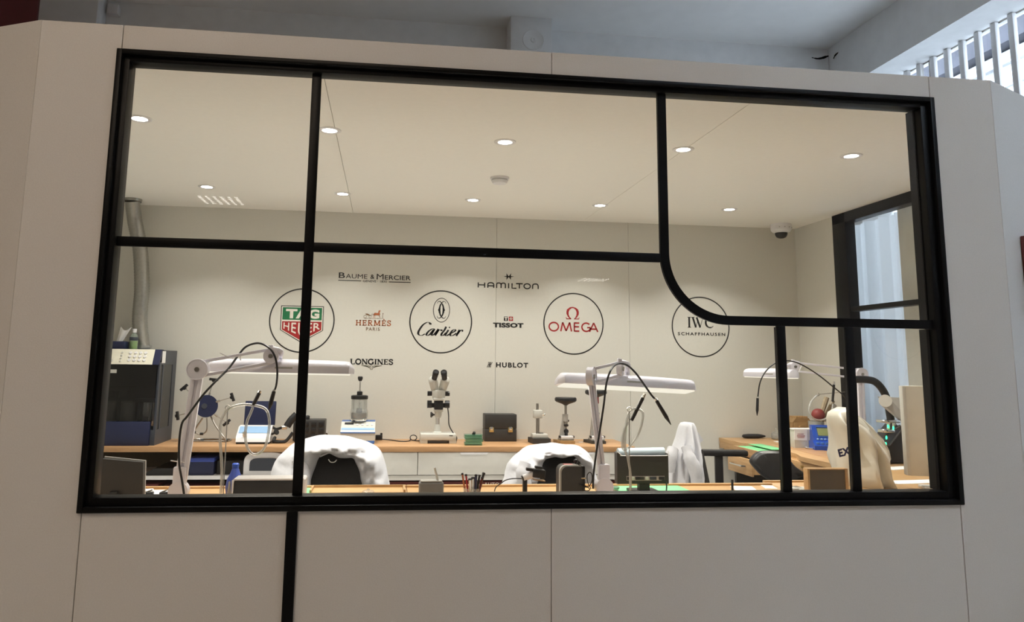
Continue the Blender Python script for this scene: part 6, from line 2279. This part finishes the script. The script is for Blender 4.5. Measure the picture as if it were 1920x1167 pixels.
for yv in (0.03, 1.0, 1.62):
    make('side_panel', MB().box(0.10, RX1 - X0_ - 0.02, yv, yv + 0.03, 0, ZR - 0.03), 'dgrey', t)

# items on it
q = atZ(1405, 822, ZR)
tag(make('pencil_case', MB(Matrix.Translation((q.x + 0.02, q.y - 0.02, ZR))).rings([[Vector((u, 0.028 * k * cos(a), 0.017 + 0.017 * k * sin(a))) for a in [2 * pi * i / 12 for i in range(12)]] for u, k in ((-0.085, 0.35), (-0.075, 0.8), (-0.04, 1.0), (0.04, 1.0), (0.07, 0.8), (0.10, 0.3))]), 'blackfab'),
    'black soft pencil case at the back of the right bench', 'pencil case')
q = atZ(1456, 824, ZR)
t = thing('glass_jar', 'clear stoppered glass jar at the back of the right bench', 'jar', (q.x, q.y, ZR))
make('jar', MB().lathe([(0, 0), (0.036, 0), (0.040, 0.006), (0.040, 0.038), (0.034, 0.046), (0.032, 0.046), (0.037, 0.038), (0.037, 0.006), (0, 0.004)], n=24), 'clear', t)
make('stopper', MB().lathe([(0, 0.044), (0.036, 0.046), (0.030, 0.056), (0.008, 0.060), (0.006, 0.068), (0.012, 0.078), (0.008, 0.088), (0, 0.089)], n=20), 'clear', t)
q = atZ(1460, 828, ZR)
tag(make('paper_note', MB(Matrix.Translation((q.x, q.y - 0.05, ZR))).box(-0.05, 0.06, -0.04, 0.03, 0, 0.004), 'paper'), 'white papers beside the glass jar on the right bench', 'paper')
# wooden drawer box
Yq = 2.93
a, c = atY(1486, 836, Yq), atY(1533, 790, Yq)
s_ = S(1508, 800, Yq)
t = thing('wooden_tool_box', 'small wooden box with slanted slotted top on the right bench', 'tool box', (a.x + 0.01, Yq, ZR))
hv = atY(1508, 784, Yq).z - ZR
wv = 44 * s_
make('stand', MB().box(0, wv, 0, 0.13, 0.0, hv * 0.40), 'woodbox', t)
make('drawer_front', MB().box(0.004, wv * 0.62, -0.008, 0.0, hv * 0.42, hv * 0.80, 0.003), 'woodbox', t)
make('knob', MB().cyl((wv * 0.3, -0.008, hv * 0.60), (wv * 0.3, -0.022, hv * 0.60), 0.012, 0.009, 14), 'woodbox', t)
make('box', MB().prism([(0, hv * 0.40), (0, hv * 0.80), (0.03, hv), (wv - 0.05, hv), (wv, hv * 0.62), (wv, hv * 0.40)], 0.0, 0.13), 'woodbox', t)
for k in range(5):
    make('slot', MB().box(0.034 + k * 0.021, 0.046 + k * 0.021, 0.01, 0.11, hv, hv + 0.010, 0.002), 'bench', t)
make('paper_tag', MB().box(wv * 0.68, wv * 0.9, -0.004, 0.0, hv * 0.42, hv * 0.55), 'paper', t)
# white printed box
Yq = 2.42
a = atY(1489, 832, Yq)
s_ = S(1510, 820, Yq)
t = thing('paper_box', 'white printed cardboard box on the right bench', 'box', (a.x, Yq, ZR))
wv, hv = 46 * s_, atY(1510, 805, Yq).z - ZR
make('carton', MB().box(0.004, wv, 0, 0.10, 0, hv * 0.96, 0.002), 'lgrey', t)
make('flap', MB().prism([(0.0, hv * 0.42), (wv * 0.55, hv * 0.40), (wv * 0.57, hv), (0.005, hv)], -0.005, -0.001), 'paper', t)
make('lid', MB().box(0.0, wv + 0.002, -0.004, 0.104, hv * 0.96, hv), 'paper', t)
make('print_lines', MB().box(wv * 0.12, wv * 0.46, -0.0062, -0.005, hv * 0.62, hv * 0.66).box(wv * 0.14, wv * 0.42, -0.0062, -0.005, hv * 0.72, hv * 0.75).box(wv * 0.14, wv * 0.44, -0.0062, -0.005, hv * 0.54, hv * 0.57), 'redrub', t)
# red bulb duster with handles in a glass
Yq = 2.60
q = atY(1532, 830, Yq)
t = thing('brush_beaker', 'white beaker holding a red rubber bulb and flat wooden sticks', 'beaker', (q.x, Yq, ZR))
b0 = Vector(t.location)
zz = lambda py: atY(1532, py, Yq).z - ZR
make('beaker', MB().lathe([(0, 0), (0.045, 0), (0.050, 0.01), (0.055, zz(790)), (0.052, zz(790)), (0.046, 0.012), (0, 0.01)], n=24), 'hose', t)
make('red_bulb', MB().ball(atY(1534, 778, Yq) - b0, (0.046, 0.046, 0.044), 20, 14), 'redrub', t)
make('stick', MB().cyl(atY(1536, 790, Yq) - b0, atY(1550, 746, Yq + 0.01) - b0, 0.017, 0.019, 8), 'stick', t)
make('stick', MB().cyl(atY(1542, 790, Yq + 0.02) - b0, atY(1562, 752, Yq + 0.04) - b0, 0.012, 0.014, 8), 'stick', t)
make('stick', MB().cyl(atY(1546, 790, Yq + 0.02) - b0, atY(1566, 760, Yq + 0.04) - b0, 0.008, 0.012, 8), 'lgrey', t)
# blue electronic device
Yq = 2.28
q = atY(1555, 840, Yq)
s_ = S(1548, 815, Yq)
t = thing('blue_tester', 'bright blue electronic tester with an olive display on the right bench', 'tester', (q.x, Yq, ZR), -0.25)
wv = 0.088
hv = (atY(1548, 800, Yq).z - ZR)
make('base', MB().prism([(-0.02, 0), (0.13, 0), (0.13, 0.05), (0.03, 0.062), (-0.02, 0.03)], -wv * 1.12, wv * 1.12, 'yz'), 'blue', t)
make('head', MB().prism([(0.028, 0.055), (0.12, 0.052), (0.12, hv), (0.085, hv + 0.002)], -wv, wv, 'yz'), 'blue', t)
nv = Vector((0, -(hv - 0.055), 0.057)).normalized()


def bf(u, v, l=0.0):
    return Vector((u, 0.028 + 0.057 * v, 0.055 + (hv - 0.053) * v)) + nv * l


make('display', MB().add([bf(-wv * 0.62, 0.34, 0.002), bf(wv * 0.58, 0.34, 0.002), bf(wv * 0.58, 0.80, 0.002), bf(-wv * 0.62, 0.80, 0.002)], [(0, 1, 2, 3)]), 'lcd', t)
make('bezel', MB().tube([bf(-wv * 0.68, 0.28, 0.002), bf(wv * 0.64, 0.28, 0.002), bf(wv * 0.64, 0.86, 0.002), bf(-wv * 0.68, 0.86, 0.002)], 0.004, 6, closed=True), 'midblue', t)
for k in range(6):
    make('button', MB().ball(bf(-wv * 0.7 + k * wv * 0.27, 0.12, 0.003), (0.009, 0.006, 0.006), 10, 6), 'sky', t)
    make('key', MB().box(-wv * 0.95 + k * wv * 0.34, -wv * 0.72 + k * wv * 0.34, -0.012, 0.012, 0.036 , 0.052, 0.004), 'midblue', t)
make('side_cover', MB().box(wv * 1.01, wv * 1.16, 0.02, 0.125, 0.0, 0.08, 0.004), 'black', t)
q = atZ(1527, 842, ZR)
t = thing('watch_parts_dish', 'small white dish with watch parts before the white printed box', 'dish', (q.x, q.y, ZR))
make('dish', MB().lathe([(0, 0), (0.05, 0), (0.06, 0.008), (0.056, 0.009), (0.045, 0.003), (0, 0.003)], n=24), 'white', t)
make('part', MB().cyl((0.0, 0, 0.003), (0.0, 0, 0.012), 0.018, n=14), 'chrome', t)

# lamp 3 on the right bench
Yw = 1.98
bp = Vector((atY(1614, 760, 1.96).x, 1.96, ZR))
elb = atY(1613, 702, 1.96)
wri = atY(1488, 688, 2.02)
lamp_c = bench_lamp('white bench lamp reaching over the right bench', bp, elb, wri, atY(1400, 706, 2.18), atY(1493, 709, 1.88), atY(1462, 697, 2.0), 0.0, lit=True)
make('cable_tie', off(lamp_c.location).tube(W([(1504, 684), (1500, 693), (1496, 702)], 1.95), 0.003, 5, smooth=3), 'white', lamp_c)
bb = Vector((atY(1583, 870, 1.86).x, 1.86, ZR))
cable_pen('black tool pen hanging on a cable from the right bench lamp',
          [(1585, 835), (1588, 790), (1590, 760), (1582, 743), (1560, 724), (1535, 704), (1510, 688), (1490, 679), (1472, 677), (1455, 681), (1440, 692), (1430, 706), (1424, 722), (1421, 745)],
          (1420.5, 746), (1419.5, 780), 1.90, 1.90, bb)
b0 = Vector((atY(1594, 800, 2.10).x, 2.10, ZR))
hose_stand('thin clear hose coiled in a circle on a wire arm over the right bench', [(1592, 780), (1588, 735), (1534, 740)],
           [(1534, 740), (1522, 752), (1517, 766), (1519, 778), (1527, 786), (1540, 788), (1552, 783), (1559, 772), (1562, 758)],
           (1561, 754, 1564, 716), 2.10, b0)

# ---- vinyl dust cover over a tall instrument
Yq = 0.86
rows = [(764, 1576, 1583), (768, 1566, 1590), (774, 1556, 1598), (786, 1554, 1612), (800, 1559, 1624), (820, 1567, 1637), (840, 1571, 1646), (856, 1572, 1650), (870, 1573, 1653), (890, 1574, 1658), (914, 1575, 1666)]
b0 = Vector((atY(1615, 914, Yq).x, Yq, ZD))
t = thing('dust_cover', 'cream vinyl dust cover draped over an instrument behind the right window bars', 'dust cover', b0)
rg = []
NR = 64
for k, (py, lx, rx) in enumerate(rows):
    L_, R_ = atY(lx, py, Yq), atY(rx, py, Yq)
    cx_, hw_ = (L_.x + R_.x) / 2, (R_.x - L_.x) / 2
    z = ZD + 0.001 if k == len(rows) - 1 else L_.z
    dep = 0.035 + 0.10 * min(1, k / 5)
    g = min(1.0, k / 4)
    ring = []
    for q in range(NR):
        a = 2 * pi * q / NR
        fl = g * (0.13 * (1 - 2 * abs(sin(3 * a + 0.3 * k))) + 0.07 * sin(9 * a - 0.2 * k) + 0.22 * fold_noise((cos(a) * 1.8, sin(a) * 1.8, k * 0.35), 1.0, 4.0))
        ring.append(Vector((cx_ + hw_ * cos(a) * (1 + 0.12 * fl), Yq + dep * sin(a) * (1 + 2.0 * fl), z)) - b0)
    rg.append(ring)
cv = make('cover', MB().rings(rg), 'dust', t, angle=3.2)
a, c = atY(1574, 858, Yq - 0.155), atY(1596, 843, Yq - 0.155)
mb = MB()
fit_text(mb, 'EX', 0, c.x - a.x, 0, 0.036, 0.0, 0.05, 1.1)
Mt = Matrix.Translation(Vector((a.x, Yq - 0.155, a.z)) - b0) @ Matrix.Rotation(-0.22, 4, 'Y') @ Matrix.Rotation(0.0, 4, 'Z')
mb.v = [Mt @ v for v in mb.v]
lt = make('lettering', mb, 'inknavy', cv, smooth=False)
sw = lt.modifiers.new('wrap', 'SHRINKWRAP')
sw.target = cv
sw.offset = 0.002
sw.wrap_method = 'PROJECT'
sw.use_project_y = True
sw.use_negative_direction = True
sw.use_positive_direction = True

# ---- black machine with green lights
Yq = 1.58
a, c = atY(1648, 868, Yq), atY(1712, 868, Yq)
t = thing('laser_welder', 'black bench machine with green lit chamber before the side window', 'machine', (a.x, Yq, ZR))
b0 = Vector(t.location)


def bl(x, y, dy=0.0):
    return atY(x, y, Yq + dy) - b0


wv = bl(1712, 868).x
side = [(1650, 868), (1645, 838), (1652, 828), (1668, 838), (1700, 800), (1712, 805), (1716, 868)]
make('housing', MB().prism([(bl(x, y).x, max(0.0, bl(x, y).z)) for x, y in side], 0.0, 0.20), 'black', t)
make('chamber_rim', MB().tube([bl(1646, 834, -0.006), bl(1668, 836, -0.006), bl(1694, 802, -0.006), bl(1688, 799, -0.006), bl(1666, 814, 0.02), bl(1650, 829, 0.02)], 0.008, 8, closed=True), 'dgrey', t)
make('chamber', MB().add([bl(1648, 833, -0.003), bl(1667, 834, -0.003), bl(1692, 802, -0.003), bl(1668, 812, -0.003)], [(0, 1, 2, 3)]), 'slate', t)
make('column', MB().cyl(bl(1666, 812, 0.03), bl(1666, 792, 0.03), 0.010, n=12).cyl(bl(1676, 808, 0.05), bl(1676, 792, 0.05), 0.010, n=12), 'chrome', t)
make('clamp_plate', MB(Matrix.Translation(bl(1667, 791, 0.03))).box(-0.05, 0.052, -0.03, 0.05, -0.006, 0.010, 0.003), 'chrome', t)
make('clamp_plate', MB(Matrix.Translation(bl(1662, 808, 0.02))).box(-0.035, 0.035, -0.03, 0.03, -0.010, 0.008, 0.003), 'chrome', t)
for px_, py_ in ((1665, 800), (1675, 803), (1661, 833), (1662, 821)):
    make('green_light', MB().ball(bl(px_, py_, 0.0 if py_ < 815 else -0.008), (0.005, 0.005, 0.011), 10, 8), 'greenled', t)
make('lever', MB().prism([(bl(1658, 758).x, bl(1658, 758).z), (bl(1670, 746).x, bl(1670, 746).z), (bl(1706, 784).x, bl(1706, 784).z), (bl(1698, 792).x, bl(1698, 792).z)], 0.02, 0.05), 'grey', t)
make('lever_pivot', MB().cyl(bl(1660, 752, 0.0), bl(1660, 752, 0.07), 0.036, n=18), 'lgrey', t)
make('lever_arm', MB().prism([(bl(1662, 745).x, bl(1662, 745).z), (bl(1720, 748).x, bl(1720, 748).z), (bl(1720, 782).x, bl(1720, 782).z), (bl(1698, 782).x, bl(1698, 782).z)], 0.055, 0.085), 'lgrey', t)
tb = make('hose', MB().tube([bl(1678, 806, 0.12), bl(1671, 790, 0.12), bl(1664, 752, 0.12), bl(1654, 730, 0.12), bl(1640, 716, 0.12), bl(1622, 712, 0.12), bl(1600, 712, 0.12)], 0.022, 14, smooth=6), 'black', t)

# ---- beige flat panel on a stand
Yq = 0.72
a, c = atY(1695, 725, Yq), atY(1758, 892, Yq)
t = thing('display_panel', 'pale beige flat panel seen from behind at the right end of the bench', 'monitor', ((a.x + c.x) / 2, Yq, ZD), -0.25)
b0 = Vector(t.location)
hw = (c.x - a.x) / 2 * 1.05
z0_, z1_ = atY(1725, 893, Yq).z - ZD, atY(1725, 724, Yq).z - ZD
make('panel', MB().box(-hw * 0.86, hw, -0.012, 0.012, z0_, z1_, 0.004), 'dust', t)
make('bezel', MB().box(-hw * 1.06, -hw * 0.86, -0.02, 0.022, z0_ + 0.002, z1_ - 0.001, 0.003), 'lgrey', t)
make('stand_foot', MB().box(-0.01, hw + 0.02, -0.04, 0.05, 0.0, 0.014, 0.004), 'lgrey', t)
make('stand_neck', MB().box(0.02, 0.055, -0.028, -0.010, 0.012, z0_ + 0.06, 0.003), 'lgrey', t)
make('strut', MB().cyl((0.05, -0.022, z0_ + 0.05), (0.12, -0.05, 0.012), 0.006, n=8), 'lgrey', t)
for zq in (0.02, 0.038):
    make('screw', MB().cyl((0.03, -0.0125, z0_ + zq), (0.03, -0.015, z0_ + zq), 0.004, n=8), 'black', t)
for (x0_, x1_, y_, lab) in ((1660, 1712, 880, 'white papers on the bench beside the dust cover'), (1668, 1758, 906, 'white papers on the bench in front of the beige panel')):
    q0, q1 = atZ(x0_, y_, ZD), atZ(x1_, y_ - 3, ZD)
    dd = (q1 - q0)
    dd.z = 0
    Mx = Matrix.Translation((q0.x, q0.y, ZD)) @ Matrix.Rotation(math.atan2(dd.y, dd.x), 4, 'Z')
    tag(make('paper_sheet', MB(Mx).box(0, min(0.30, dd.length), -0.05, 0.05, 0, 0.002), 'paper'), lab, 'paper')
